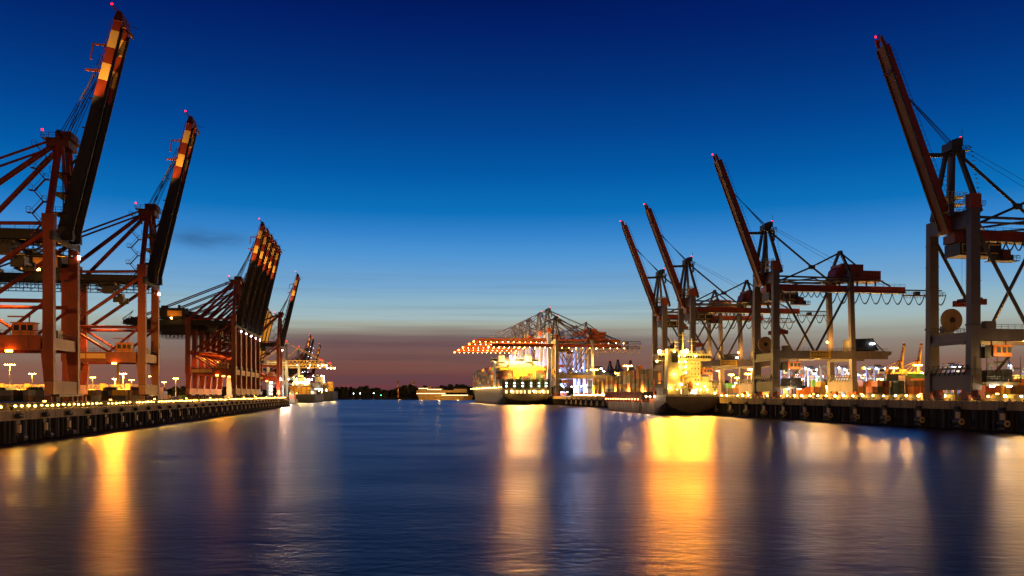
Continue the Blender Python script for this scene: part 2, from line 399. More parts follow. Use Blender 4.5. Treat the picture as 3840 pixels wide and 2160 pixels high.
# ------------------------------------------------------------------ red cranes (boom raised). local x to the water, y along the quay, z over the quay
def red_crane(label, group, paint=M_red, boom_mats=None, dark=M_char, ang=77.0, lights=True):
    t = thing('container_crane', label, 'crane', (0, 0, 0), TH, group)
    zb = QL; G = -22.0; W = 15.5
    Z = lambda z: z-zb
    for u in (0, G):
        for v in (0, W):
            b = MB(); top = 49 if u == 0 else 47.3
            s = 1
            # lower taper: inner face leans in
            x0a, x1a, x0b, x1b = (-.7, 1.0, -1.7, 1.0) if u == 0 else (-1.0, .7, -1.0, 1.7)
            b.hexa([(u+x0a, v-.8, Z(9)), (u+x1a, v-.8, Z(9)), (u+x1a, v+.8, Z(9)), (u+x0a, v+.8, Z(9)),
                    (u+x0b, v-.8, Z(19)), (u+x1b, v-.8, Z(19)), (u+x1b, v+.8, Z(19)), (u+x0b, v+.8, Z(19))])
            b.hexa([(u-1.35, v-.8, Z(19)), (u+1.0, v-.8, Z(19)), (u+1.0, v+.8, Z(19)), (u-1.35, v+.8, Z(19)),
                    (u-1.2, v-.75, Z(top-3.5)), (u+.9, v-.75, Z(top-3.5)), (u+.9, v+.75, Z(top-3.5)), (u-1.2, v+.75, Z(top-3.5))])
            b.box(u-1.45, u+1.1, v-.95, v+.95, Z(top-3.5), Z(top))
            for zf in (14.5, 24, 28.5, 33, 37.5, 42): b.box(u-1.38, u+1.04, v-.83, v+.83, Z(zf), Z(zf+.14), 0) if zf > 19 else b.box(u-1.05, u+1.04, v-.83, v+.83, Z(zf), Z(zf+.14), 0)
            b.box(u-1.0, u+1.06, v-.86, v+.86, Z(11.9), Z(12.1), 1)
            b.build('leg', [paint, M_dark], t)
        b = MB(); b.box(u-.85, u+.85, -.84, W+.84, Z(9.05), Z(12)); b.box(u-.9, u+.9, 3, W-3, Z(8.5), Z(9.05), 1)
        for y in (2.5, 7.7, 12.9): b.box(u-.9, u-.84, y-.04, y+.04, Z(9.2), Z(11.9), 1)
        b.build('sill_beam', [steel('sill beam paint', (.34, .14, .06), .55, .35), M_dark], t)
        for v in (1.2, W-1.2):
            g = MB()
            for k in (-3.2, 3.2):
                vv = v+k*.5
                g.hexa([(u-.6, vv-.5, Z(6.9)), (u+.6, vv-.5, Z(6.9)), (u+.6, vv+.5, Z(6.9)), (u-.6, vv+.5, Z(6.9)), (u-.5, vv-.3, Z(8.5)), (u+.5, vv-.3, Z(8.5)), (u+.5, vv+.3, Z(8.5)), (u-.5, vv+.3, Z(8.5))])
                for q in (-.75, .75):
                    g.box(u-.35, u+.35, vv+q-.6, vv+q+.6, Z(6.5), Z(7.2))
                    for w in (-.32, .32): g.tube((u-.25, vv+q+w, Z(6.35)), (u+.25, vv+q+w, Z(6.35)), .32, 10, 1)
            g.tube((u+.7, v, Z(7.0)), (u+.7, v, Z(8.3)), .3, 8, 1)
            g.build('bogie', [M_redd, M_dark], t)
        c = MB(); c.box(u-.6, u+.6, .8, W-.8, Z(19), Z(21.6)); c.rail([(u+.6, .8, Z(21.6)), (u+.6, W-.8, Z(21.6))], 1.1, 1.4, .05, 1)
        c.box(u+.2, u+.6, 3, 6, Z(21.6), Z(23.4), 1); c.build('cross_beam', [paint, M_dark], t)
    for v in (0, W):
        b = MB(); b.box(G+1.7, -1.7, v-.7, v+.7, Z(18.8), Z(22)); b.rail([(G+1.7, v-.65, Z(22)), (-1.7, v-.65, Z(22))], 1.1, 2, .05, 1)
        b.box(-6, -4.2, v-.78, v-.7, Z(19.2), Z(21.7), 0)
        pb = b.build('portal_beam', [paint, M_dark], t)
        if v == 0:
            for x0, x1 in ((-20, -16.4), (-16.1, -10.6)):
                s_ = MB(); s_.box(x0, x1, -.80, -.70, Z(20), Z(21.5)); s_.build('sign_board', M_yel if False else steel('pale sign board', (.75, .45, .14), .5, .15), pb)
        b = MB(); b.tube((G+.9, v, Z(29.7)), (-1.2, v, Z(29.7)), .45); b.build('tie_tube', paint, t)
        b = MB(); b.tube((-9.8, v, Z(22)), (-1.1, v, Z(29.4)), .38); b.tube((-9.8, v, Z(22)), (G+.9, v, Z(29.4)), .38); b.build('lower_brace', paint, t)
        b = MB(); b.tube((-1.1, v, Z(44.8)), (G+.9, v, Z(30.0)), .55); b.build('diagonal_brace', paint, t)
        b = MB(); b.tube((-1.3, v, Z(46.9)), (G+1.0, v, Z(46.4)), .42); b.build('upper_tie', paint, t)
    # trolley girders
    for v in (5.2, 10.3):
        g = MB(); g.box(-54, 3.2, v-.6, v+.6, Z(44), Z(46.4)); g.rail([(-54, v-.6, Z(46.4)), (3, v-.6, Z(46.4))], 1.0, 3, .05, 0)
        g.build('girder', dark, t)
    for x in range(-54, 4, 8): g = MB(); g.box(x-.3, x+.3, 5.8, 9.7, Z(45), Z(46)); g.build('girder_tie', dark, t)
    g = MB(); g.box(.2, 1.0, -.9, W+.9, Z(43.2), Z(45.2)); g.build('girder_saddle', dark, t); g = MB(); g.box(G-.5, G+.5, -.9, W+.9, Z(43.2), Z(45)); g.build('girder_saddle', dark, t)
    g = MB(); k = 0; x = -52.0
    while x < 0.5:
        for v in (3.4, 12.1): g.tube((x, v, Z(41.6)), (x, v, Z(44.2)), .12, 4)
        x += 2.2
    for v in (3.4, 12.1):
        g.box(-52, .5, v-.35, v+.35, Z(41.5), Z(41.7)); g.tube((-52, v, Z(42.7)), (.5, v, Z(42.7)), .09, 4); g.tube((-52, v, Z(43.9)), (.5, v, Z(43.9)), .12, 4)
        for q in range(16): g.sag((-50+q*3, v, Z(43.7)), (-47+q*3, v, Z(43.7)), 1.5, .07, 5)
    g.build('festoon_walkway', M_dark, t)
    m = MB(); m.box(-38, -24.5, 3, 12.5, Z(47.2), Z(52)); m.box(-38.2, -24.3, 2.8, 12.7, Z(52), Z(52.25)); m.box(-36, -33.5, 5, 9, Z(52.25), Z(53.6)); m.box(-28, -27, 5, 6.5, Z(52.25), Z(54))
    m.box(-24.5, -21, 4.4, 11, Z(46.8), Z(49.3)); m.rail([(-38, 2.6, Z(47.0)), (-22, 2.6, Z(47.0))], 1.1, 2.2, .05)
    mh = m.build('machine_house', dark, t)
    s_ = MB(); s_.box(-32.6, -25.6, 2.86, 2.98, Z(48), Z(51)); s_.build('sign_panel', steel('amber sign panel', (.80, .36, .06), .5, .1), mh)
    m = MB()
    for q in range(9): m.box(-53+q*1.1, -52.2+q*1.1, 4+random.random()*2, 9+random.random()*2, Z(46.4), Z(47+random.random()*1.6))
    m.line([(-54, 4, Z(46.4)), (-50, 7.7, Z(51)), (-54, 11, Z(46.4))], .2); m.rail([(-54.5, 3.2, Z(44)), (-54.5, 12.4, Z(44))], 1.1, 2, .05); m.build('tail_winch', M_dark, t)
    # trolley with cab and hanging head block
    r = MB(); r.box(-14.5, -9.5, 4.6, 10.9, Z(42.6), Z(43.9)); r.box(-12.5, -9.2, 2.4, 4.9, Z(40.4), Z(42.6)); r.rail([(-14.8, 4.4, Z(41.6)), (-9, 4.4, Z(41.6))], 1.1, 1.2, .06); r.box(-14.8, -9, 4.4, 11, Z(41.4), Z(41.6))
    r.build('trolley', M_dark, t)
    r = MB(); r.box(-9.6, -7.4, 5.0, 10.5, Z(38.6), Z(39.3)); r.box(-9.2, -7.8, 6.2, 9.3, Z(39.3), Z(40.6)); r.box(-10, -7, 4.6, 5.2, Z(37.8), Z(39.6)); r.box(-10, -7, 10.3, 10.9, Z(37.8), Z(39.6))
    for x in (-9.3, -7.7):
        for v in (6.4, 9.1): r.tube((x, v, Z(40.5)), (x-2.4, v, Z(43)), .05, 4)
    r.build('head_block', M_dark, t)
    # mast
    a = MB(); a.box(-2.6, 2.2, 4.9, 10.6, Z(65.3), Z(67.0)); a.box(-3.4, 3.0, 4.2, 11.3, Z(67.0), Z(67.2)); a.rail([(-3.4, 4.2, Z(67.2)), (3, 4.2, Z(67.2)), (3, 11.3, Z(67.2)), (-3.4, 11.3, Z(67.2)), (-3.4, 4.2, Z(67.2))], 1.1, 1.6, .06)
    for v in (5.6, 7.7, 9.8): a.tube((.4, v-.2, Z(68)), (.4, v+.2, Z(68)), .9, 12)
    a.box(-.8, 2.6, 5.2, 10.2, Z(67.2), Z(69.0))
    a.build('mast_head', M_redd, t)
    for v0, v1 in ((0, 5.6), (W, 9.9)):
        b = MB(); b.tube((-.2, v0, Z(49)), (-.1, v1, Z(65.5)), .8, 10); b.build('mast_post', paint, t)
    for v in (5.2, 10.3):
        b = MB(); b.beam((.9, v, Z(65.6)), (2.2, v, Z(46.4)), .55, .7); b.build('mast_strut', paint, t)
    b = MB()
    for v in (6.6, 8.9): b.tube((.3, v, Z(65.6)), (.6, v, Z(46)), .16, 6)
    for z in (50, 54.5, 59): b.box(-1.2, 2.4, 3.2, 12.3, Z(z), Z(z+.16)); b.rail([(-1.2, 3.2, Z(z+.16)), (2.4, 3.2, Z(z+.16))], 1.1, 1.2, .05)
    b.beam((1.8, 7.7, Z(62)), (4.2, 7.7, Z(64.4)), .5, .5); b.build('mast_platform', M_dark, t)
    for v0, v1 in ((.2, 6.2), (W-.2, 9.4)):
        b = MB(); b.tube((-1.6, v1, Z(65.8)), (G+.6, v0, Z(47)), .62, 10); b.build('back_stay', paint, t)
    for v in (5.6, 9.9):
        b = MB(); b.tube((-2.4, v, Z(66.6)), (-50, v, Z(46.6)), .3, 8); b.build('tail_stay', paint, t)
    # zigzag stair beside the mast
    st = MB(); z = 44.0; s = 1
    while z < 63.5:
        x0, x1 = (-3.9, -1.7) if s > 0 else (-1.7, -3.9)
        vq = -.2 + (z-44)/21*4.2
        st.beam((x0, vq, Z(z)), (x1, vq, Z(z+2.6)), .7, .16); st.tube((x0, vq-.35, Z(z+1)), (x1, vq-.35, Z(z+3.6)), .05, 4)
        st.box(min(x1, x1+s*.9), max(x1, x1+s*.9), vq-.7, vq+.7, Z(z+2.55), Z(z+2.7)); st.rail([(x1+s*.9, vq-.7, Z(z+2.7)), (x1, vq-.7, Z(z+2.7))], 1.1, .6, .05)
        z += 2.6; s = -s
    st.build('stair_flight', M_redd, t)
    st = MB(); z = 12.0; s = 1
    while z < 42:
        st.beam((-.9 if s > 0 else .9, W+1.5, Z(z)), (.9 if s > 0 else -.9, W+1.5, Z(z+2.5)), .6, .14); st.box(-1.2, 1.2, W+1.0, W+2.0, Z(z+2.45), Z(z+2.55)); z += 2.5; s = -s
    st.build('leg_ladder', M_redd, t)
    # cabin on the portal beam
    k = MB(); k.box(-7.6, -3.0, -.6, 1.6, Z(22.05), Z(24.7)); k.box(-7.9, -2.7, -.9, 1.9, Z(24.7), Z(24.9)); k.beam((-8.8, .4, Z(26.2)), (-4.2, .4, Z(26.2)), .5, .3); k.tube((-4.4, .4, Z(24.9)), (-4.4, .4, Z(26.2)), .15, 6)
    cb = k.build('control_cabin', M_orl, t)
    k = MB()
    for x in (-7.2, -5.7, -4.4): k.box(x, x+1.05, -.64, -.58, Z(23.1), Z(24.3))
    k.build('window', M_glass, cb)
    # raised boom
    hx, hz = 2.2, 44.6; ca, sa = math.cos(math.radians(ang)), math.sin(math.radians(ang))
    def P(s, d, v): return (hx+s*ca-d*sa, v, Z(hz)+s*sa+d*ca)
    Lb = 53.5; bands = [(0, 33.2, 2), (33.2, 37.1, 0), (37.1, 41.0, 1), (41.0, 44.8, 0), (44.8, 48.8, 1), (48.8, 51.2, 0)]
    bm = boom_mats or [paint, M_cream, dark]
    bo = MB()
    for s in range(3, 50, 6): bo.beam(P(s, 1.0, 5.6), P(s, 1.0, 9.9), .5, .5)
    for s in range(3, 44, 6): bo.beam(P(s, 1.0, 5.7), P(s+6, 1.0, 9.8), .25, .25)
    boom = bo.build('boom', M_redd, t)
    for v in (5.2, 10.3):
        g = MB()
        for s0, s1, mi in bands:
            d0 = 2.7-1.0*s0/Lb; d1 = 2.7-1.0*s1/Lb
            g.hexa([P(s0, 0, v-.55), P(s0, 0, v+.55), P(s0, d0, v+.55), P(s0, d0, v-.55), P(s1, 0, v-.55), P(s1, 0, v+.55), P(s1, d1, v+.55), P(s1, d1, v-.55)], mi)
        g.beam(P(0, -.12, v), P(50, -.12, v), .9, .14, 3)
        g.build('boom_girder', bm+[M_dark], boom)
    g = MB(); g.hexa([P(51.2, -.3, 4.5), P(51.2, -.3, 11), P(51.2, 1.9, 11), P(51.2, 1.9, 4.5), P(53.6, .7, 4.9), P(53.6, .7, 10.6), P(53.6, 1.7, 10.6), P(53.6, 1.7, 4.9)])
    g.beam(P(53.2, 1.5, 5), P(54.4, 2.9, 5), .4, .4); g.beam(P(50.4, -.9, 4.4), P(50.4, -.9, 11.1), .5, .9); g.beam(P(50.4, -.8, 11), P(53.3, 1.0, 11), .3, .3); g.tube(P(52, -2.6, 9), P(52.2, 0, 9), .07, 4)
    g.build('boom_tip', M_redd, boom)
    g = MB(); g.tube(P(2, 3.6, 7.7), P(47, 2.6, 7.7), .28, 6)
    for s in (12, 19, 26, 33, 40, 46): g.beam(P(s, 1.5, 7.7), P(s, 4.0, 7.7), .25, .3)
    g.beam(P(39, 2, 5), P(38.4, 5.2, 5), .4, .5); g.beam(P(45, 2, 5), P(44.6, 5, 5), .3, .4); g.beam(P(44.6, 5, 5), P(41, 4.6, 5), .3, .3)
    g.rail([P(39, 2.0, 4.6), P(50, 1.9, 4.6)], 1.4, 2.0, .06)
    g.build('folded_forestay', M_redd, boom)
    g = MB()
    for i, v in enumerate((5.6, 6.8, 8.6, 9.9)): g.tube((-.2, v, Z(68)), P(38+i*.8, 3.4, v), .1, 4); g.tube((1.2, v, Z(67.6)), P(43, 3.0, v), .08, 4)
    g.build('hoist_rope', M_rope, t)
    for p in ((-3.2, 4.4, Z(68.9)), P(54.7, 3.1, 5)):
        b = MB(); b.ball(p, .24, 0, 8); b.build('warning_light', G_red, t)
    if lights:
        b = MB(); b.box(1.0, 1.35, W-1.0, W-.2, Z(41.3), Z(42.0)); b.build('floodlight', G_wht, t)
        b = MB(); b.box(-30.4, -29.7, -.2, .5, Z(46.6), Z(47.2)); b.build('floodlight', G_sod, t)
    return t
def put(o, a, b, z): o.location = F(a, b, z); return o
AR_L = AL-5.0
rc0 = put(red_crane('tallest looking red crane beside the near end of the lamp lit quay, boom raised off the top', 'red cranes with raised banded booms'), AR_L, 202.5, QL)
rc0['label'] = 'huge red crane reaching the top edge, its dark raised boom banded red and cream'
def all_kids():
    ch = {}
    for c in bpy.data.objects:
        if c.parent: ch.setdefault(c.parent, []).append(c)
    return ch
ch0 = all_kids()
for i, (a, b, lab) in enumerate([
    (AR_L, 277.4, 'second red crane along the quay, standing alone with boom raised against blue sky'),
    (AR_L, 444.4, 'front crane of the tight cluster of five red cranes with raised booms'),
    (AR_L, 462, 'second crane from the front of the tight cluster of five red cranes'),
    (AR_L, 479.5, 'middle crane of the tight cluster of five red cranes with raised booms'),
    (AR_L, 497, 'fourth crane from the front of the tight cluster of five red cranes'),
    (AR_L, 514.5, 'rearmost crane of the tight cluster of five red cranes with raised booms'),
    (AR_L, 634, 'single red crane at the far end of the quay, bright red leg lit from below'),
    (-114, 1282, 'small distant red crane with raised boom beside the ships at the far quay'),
    (-117, 1533, 'smallest distant red crane, tip banded orange, farthest along the ships')]):
    o = put(copy_tree(rc0, None, ch0), a, b, QL); o['label'] = lab

# ------------------------------------------------------------------ grey legged cranes with one box girder. local x inland, y along, z over the quay
def grey_crane(label, group, raised=True, leg_m=M_mauve, brace_m=M_mauved, gird_m=M_or, lit=False, cap=True, lamp=None):
    t = thing('container_crane', label, 'crane', (0, 0, 0), TH, group)
    Z = lambda z: z-QR
    W = 17.0; G = 33.5; vm = W/2
    for w in (0, G):
        for v in (0, W):
            b = MB(); top = 58.3 if v == 0 or w else 57.5
            hx = 1.4 if w == 0 else .95; lean = 0 if w == 0 else -1.4
            zz = [9.5, 15.5, 16.2, 27, top]; 
            def X(z): return w + (lean*(z-9.5)/48 if w else 0) + (-.4 if (w == 0 and z < 17) else 0)*0
            secs = []
            for z, e in ((9.5, 1.15), (16, 1.1), (27, 1.0), (top, .93)):
                x = X(z); secs.append([(x-hx*e, v-1.0*e, Z(z)), (x+hx*e, v-1.0*e, Z(z)), (x+hx*e, v+1.0*e, Z(z)), (x-hx*e, v+1.0*e, Z(z))])
            b.loft(secs, 0, (True, True), True)
            for z in (20.5, 33, 39, 45, 51): x = X(z); b.box(x-hx*1.08, x+hx*1.08, v-1.08, v+1.08, Z(z), Z(z+.16), 0)
            for z in (15.4, 27.2): x = X(z); b.box(x-hx*1.13, x+hx*1.13, v-1.16, v+1.16, Z(z), Z(z+.5), 1)
            lg = b.build('leg', [leg_m, brace_m], t)
            if cap and v == 0 and w == 0:
                c = MB(); c.box(w-1.5, w+1.5, v-1.15, v+1.15, Z(58.3), Z(62)); c.ball((w+.5, v, Z(62.1)), .5); c.rail([(w+1.5, v-1.1, Z(59)), (w+2.8, v-1.1, Z(59)), (w+2.8, v+1.1, Z(59))], 1.1, .8, .06); c.box(w+1.5, w+2.8, v-1.1, v+1.1, Z(58.9), Z(59)); c.build('leg_cap', gird_m, lg)
        b = MB(); b.box(w-1.2, w+1.2, -1.25, W+1.25, Z(10.2), Z(14)); b.box(w-.9, w+.9, 1.2, W-1.2, Z(14), Z(15)); b.build('sill_beam', leg_m, t)
        b = MB()
        for y in range(0, 17, 2): b.beam((w-1.6, y*1.0, Z(16.6)), (w-2.1, y+.9, Z(14.2)), .18, .3)
        b.beam((w-1.9, 0, Z(15.9)), (w-1.9, W, Z(15.9)), .3, .5); b.beam((w-1.7, 0, Z(16.7)), (w-1.7, W, Z(16.9)), .5, .2); b.build('stowed_gangway', M_dark, t)
        for v in (.6, W-.6):
            g = MB()
            for k in (-2.4, 2.4):
                vv = v+k
                g.hexa([(w-.7, vv-1.7, Z(8.6)), (w+.7, vv-1.7, Z(8.6)), (w+.7, vv+1.7, Z(8.6)), (w-.7, vv+1.7, Z(8.6)), (w-.6, vv-.7, Z(10.2)), (w+.6, vv-.7, Z(10.2)), (w+.6, vv+.7, Z(10.2)), (w-.6, vv+.7, Z(10.2))])
                for q in (-1.2, 0, 1.2):
                    g.box(w-.5, w+.5, vv+q-.5, vv+q+.5, Z(7.7), Z(8.7)); g.tube((w-.35, vv+q, Z(7.75)), (w+.35, vv+q, Z(7.75)), .42, 10, 1)
            g.box(w-1.0, w-.7, v-3.8, v+3.8, Z(8.9), Z(9.4), 0); g.tube((w-.95, v-1.5, Z(8.3)), (w-.95, v-1.5, Z(9.8)), .35, 8, 0); g.build('bogie', [gird_m, M_dark], t)
        b = MB(); b.box(w-1.0, w+1.0, 1.05, W-1.05, Z(23), Z(25.6)); b.rail([(w-1.0, 1, Z(25.6)), (w-1.0, W-1, Z(25.6))], 1.1, 1.3, .06, 1); b.box(w-1.4, w-1.0, 1.3, W-1.3, Z(22.4), Z(23.4), 1); b.build('cross_beam', [leg_m, brace_m], t)
    # top frame between the sea legs carries the boom hinge
    b = MB(); b.box(-1.3, 1.3, 1.0, W-1.0, Z(53.6), Z(58.1)); b.build('hinge_beam', leg_m, t)
    b = MB(); b.box(G-2.3, G-.4, 1.0, W-1.0, Z(54.4), Z(57.4)); b.build('rear_beam', leg_m, t)
    for v in (0, W):
        end = 48
        b = MB(); b.box(1.45, end, v-.8, v+.8, Z(23.2), Z(26.4)); b.hexa([(end, v-.8, Z(24.4)), (end+1.6, v-.8, Z(25.2)), (end+1.6, v+.8, Z(25.2)), (end, v+.8, Z(24.4)), (end, v-.8, Z(26.4)), (end+1.6, v-.8, Z(26.4)), (end+1.6, v+.8, Z(26.4)), (end, v+.8, Z(26.4))])
        b.rail([(1.5, v-.8, Z(26.4)), (end, v-.8, Z(26.4))], 1.1, 2, .06, 1); b.box(3, 6, v-.9, v+.9, Z(26.4), Z(28.4), 0)
        pb = b.build('portal_beam', [leg_m, brace_m], t)
        if v == 0:
            s_ = MB(); s_.box(14.2, 23.0, -.88, -.81, Z(23.5), Z(26.3)); s_.box(14.7, 22.5, -.91, -.88, Z(23.9), Z(25.9), 1)
            for q in range(12): s_.box(14.8+q*.64, 15.2+q*.64, -.93, -.91, Z(24.1), Z(25.7), 0)
            s_.build('hatched_sign', [M_yel, M_dark], pb)  # sign board, hatching in place of its lettering
        b = MB(); b.tube((1.3, v, Z(52)), (16.2, v, Z(26.6)), .5, 8); b.tube((G-1.8, v, Z(52)), (17.4, v, Z(26.6)), .5, 8); b.build('portal_brace', brace_m, t)
        b = MB(); b.tube((1.3, v, Z(56)), (G-1.8, v, Z(55.7)), .38, 8); b.tube((1.3, v, Z(54.6)), (G-1.8, v, Z(54.5)), .3, 8); b.build('upper_tie', brace_m, t)
    b = MB()
    b.tube((1.3, 0, Z(54.8)), (G/2, W, Z(55.4)), .3, 6); b.tube((G/2, W, Z(55.4)), (G-2, 0, Z(54.8)), .3, 6); b.tube((1.3, W, Z(54.8)), (G/2, 0, Z(55.4)), .3, 6); b.tube((G/2, 0, Z(55.4)), (G-2, W, Z(54.8)), .3, 6); b.build('plan_brace', brace_m, t)
    # A frame
    ap = (0, vm, Z(76.5))
    for v in (0, W):
        vv = vm+(-1.4 if v == 0 else 1.4)
        b = MB(); b.beam((-3.2, vm+(v-vm)*.45, Z(57)), (-.7, vv, Z(76)), 1.1, 1.3, 0, .9, 1.0); b.build('mast_leg', brace_m, t)
        b = MB(); b.beam((3.6, vm+(v-vm)*.75, Z(57.9)), (.5, vv, Z(76)), 1.1, 1.3, 0, .9, 1.0)
        for q in range(14): z = 59.5+q*1.2; x = 3.6-(z-57.9)/18.1*3.1; b.box(x+.5, x+.95, vm+(v-vm)*.7-.2, vm+(v-vm)*.7+.2, Z(z), Z(z+.2))
        b.build('mast_leg', brace_m, t)
    b = MB(); b.box(-1.6, 1.4, vm-2.2, vm+2.2, Z(75.6), Z(77.8)); b.box(-2.2, 3.4, vm-2.8, vm+2.8, Z(75.3), Z(75.5)); b.rail([(-2.2, vm-2.8, Z(75.5)), (3.4, vm-2.8, Z(75.5)), (3.4, vm+2.8, Z(75.5))], 1.1, 1.2, .07)
    for v in (-1.2, 0, 1.2): b.tube((.6, vm+v-.2, Z(78)), (.6, vm+v+.2, Z(78)), 1.0, 12)
    b.box(1.8, 2.6, vm-1, vm+1, Z(77), Z(79.4)); b.tube((3, vm, Z(76)), (3, vm, Z(82)), .08, 5); b.beam((3.4, vm, Z(71.5)), (3.4, vm, Z(75.3)), .6, 1.0); b.build('mast_head', brace_m, t)
    b = MB()
    for z in (58.2, 60.4, 62.4): b.box(-4, 1.6, vm-4, vm+2.5, Z(z), Z(z+.12)); b.rail([(-4, vm-4, Z(z+.1)), (1.6, vm-4, Z(z+.1)), (1.6, vm+2.5, Z(z+.1))], 1.1, 1.0, .06)
    for x in (-3.8, -1.2, 1.4): b.tube((x, vm-3.8, Z(58)), (x, vm-3.8, Z(63.4)), .09, 4); b.tube((x, vm-3.8, Z(58)), (x+2.4, vm-3.8, Z(62)), .06, 4)
    b.tube((.1, vm, Z(62)), (.1, vm, Z(75)), .05, 4); b.tube((.9, vm, Z(62)), (.9, vm, Z(75)), .05, 4); b.build('service_platform', M_pole, t)
    # backstays: node at x=20,z=61.5
    nd = (20, vm, Z(61.3))
    b = MB(); b.tube((1.4, vm, Z(75.6)), nd, .42, 8); b.tube(nd, (31.5, vm, Z(53.2)), .42, 8); b.build('back_stay', brace_m, t)
    b = MB(); b.tube((5.2, vm, Z(55)), nd, .36, 8); b.tube(nd, (32.2, vm, Z(67.4)), .36, 8); b.box(18.6, 21.4, vm-.2, vm+.2, Z(60.4), Z(62.1)); b.build('cross_stay', brace_m, t)
    b = MB(); b.tube((2, vm-.6, Z(77.5)), (52, vm-.6, Z(54)), .06, 4); b.tube((2, vm+.6, Z(77.2)), (46, vm+.6, Z(55)), .06, 4); b.build('hoist_rope', M_rope, t)
    for v in (0, W):
        b = MB(); b.beam((32.4, vm+(-.6 if v == 0 else .6), Z(67.6)), (G-1.4, v, Z(57.6)), .9, 1.0); b.build('rear_frame_leg', brace_m, t)
    b = MB(); b.tube((32.4, vm, Z(67.6)), (43, vm, Z(60)), .36, 8); b.tube((43, vm, Z(60)), (55, vm, Z(54)), .36, 8); b.box(31.8, 33.1, vm-1, vm+1, Z(66.9), Z(68.2)); b.build('tail_stay', brace_m, t)
    # rear girder
    g = MB(); g.hexa([(-.5, vm-1.6, Z(51.2)), (61, vm-1.6, Z(51.2)), (61, vm+1.6, Z(51.2)), (-.5, vm+1.6, Z(51.2)), (-.5, vm-1.2, Z(53.9)), (61, vm-1.2, Z(53.7)), (61, vm+1.2, Z(53.7)), (-.5, vm+1.2, Z(53.9))])
    g.rail([(0, vm-1.2, Z(53.8)), (61, vm-1.2, Z(53.7))], 1.1, 2.4, .06, 1); g.box(-.5, 61, vm-2.0, vm+2.0, Z(51.0), Z(51.25), 1); g.build('girder', [gird_m, brace_m], t)
    g = MB(); g.box(61, 79, vm-1.5, vm+1.5, Z(50.2), Z(50.5)); g.rail([(60, vm-1.5, Z(50.5)), (79, vm-1.5, Z(50.5)), (79, vm+1.5, Z(50.5))], 1.2, 1.2, .07); g.rail([(60, vm-1.5, Z(48.6)), (74, vm-1.5, Z(48.6))], 1.6, 1.5, .07); g.box(60, 78.5, vm-.3, vm+.3, Z(52.3), Z(52.8)); g.box(66, 68, vm-1, vm+1, Z(50.5), Z(52)); g.build('tail_platform', brace_m, t)
    g = MB(); x = 9.5; step = 2.6
    while x < 77:
        d = 2.2 if step < 3 else 4.6
        g.sag((x, vm-2.2, Z(50.8)), (x+step, vm-2.2, Z(50.8)), d, .16, 10); g.sag((x, vm-2.0, Z(50.8)), (x+step, vm-2.0, Z(50.8)), d*.93, .12, 10)
        x += step
        if x > 23: step = 4.9
    g.build('festoon_cable', M_dark if not lit else M_yel, t)
    h = MB(); h.box(30.5, 40.5, vm-4, vm+4, Z(56.2), Z(62.2)); h.hexa([(28, vm-3.4, Z(55.6)), (30.5, vm-3.4, Z(55.6)), (30.5, vm+3.4, Z(55.6)), (28, vm+3.4, Z(55.6)), (29.2, vm-3.4, Z(60)), (30.5, vm-3.4, Z(61.2)), (30.5, vm+3.4, Z(61.2)), (29.2, vm+3.4, Z(60))])
    h.box(40.5, 48.5, vm-3.6, vm+3.6, Z(56.2), Z(59.8)); h.box(27, 49, vm-4.6, vm+4.6, Z(55.4), Z(55.7), 1)
    for x in (31, 35, 39, 43, 47): h.tube((x, vm-2, Z(53.7)), (x, vm-2, Z(55.5)), .4, 6, 1)
    for q in range(5): h.box(42+q*1.2, 42.7+q*1.2, vm-3.68, vm-3.6, Z(57), Z(59.2), 1)
    for x in (32, 34.5, 37): h.box(x, x+1.6, vm-4.08, vm-4.0, Z(57), Z(59.4), 1)
    h.box(33, 35, vm-1, vm+1, Z(62.2), Z(63)); h.build('machine_house', [gird_m, M_redd], t)
    r = MB(); r.box(0, 12.5, vm-3.2, vm+3.2, Z(46.8), Z(50.3)); r.box(-1, 5, vm-2.4, vm+2.4, Z(50.3), Z(52.6), 2)
    for x in (.6, 4.6, 8.6): r.box(x, x+3.4, vm-3.28, vm-3.2, Z(47.3), Z(47.6), 1); r.box(x, x+3.4, vm-3.28, vm-3.2, Z(49.6), Z(49.9), 1); r.box(x, x+.3, vm-3.28, vm-3.2, Z(47.6), Z(49.6), 1)
    r.box(10, 15, vm-4.5, vm-1, Z(45.4), Z(47)); r.rail([(9, vm-4.6, Z(45.6)), (17, vm-4.6, Z(45.6)), (17, vm-1, Z(45.6))], 1.2, 1.0, .07); r.box(9, 17, vm-4.6, vm-1, Z(45.3), Z(45.5)); tr = r.build('trolley', [M_dark, M_yel, gird_m], t)
    r = MB(); r.box(11.5, 14, vm-4.9, vm-3.4, Z(45.9), Z(48.3)); r.build('driver_cab', M_redd, tr)
    r = MB()
    for x in (3, 4.2, 6.4, 7.6): r.tube((x, vm, Z(46.9)), (x, vm, Z(36)), .04, 4)
    r.box(3.6, 7, vm-3, vm+3, Z(34.3), Z(35.4)); r.box(2.6, 8, vm-3.4, vm-2.6, Z(33.4), Z(35)); r.box(2.6, 8, vm+2.6, vm+3.4, Z(33.4), Z(35)); r.build('head_block', gird_m, t)
    # cable reel, cabin and stairs
    r = MB(); r.tube((-.2, vm-.35, Z(29.4)), (-.2, vm+.35, Z(29.4)), 3.1, 36); r.tube((-.2, vm-.6, Z(29.4)), (-.2, vm-.35, Z(29.4)), .75, 16, 1)
    for q in range(18): a = q*PI/9; r.beam((-.2+.8*math.cos(a), vm-.37, Z(29.4+.8*math.sin(a))), (-.2+3.0*math.cos(a), vm-.37, Z(29.4+3.0*math.sin(a))), .06, .06, 2)
    r.build('cable_reel', [M_reel, M_dark, M_redd], t)
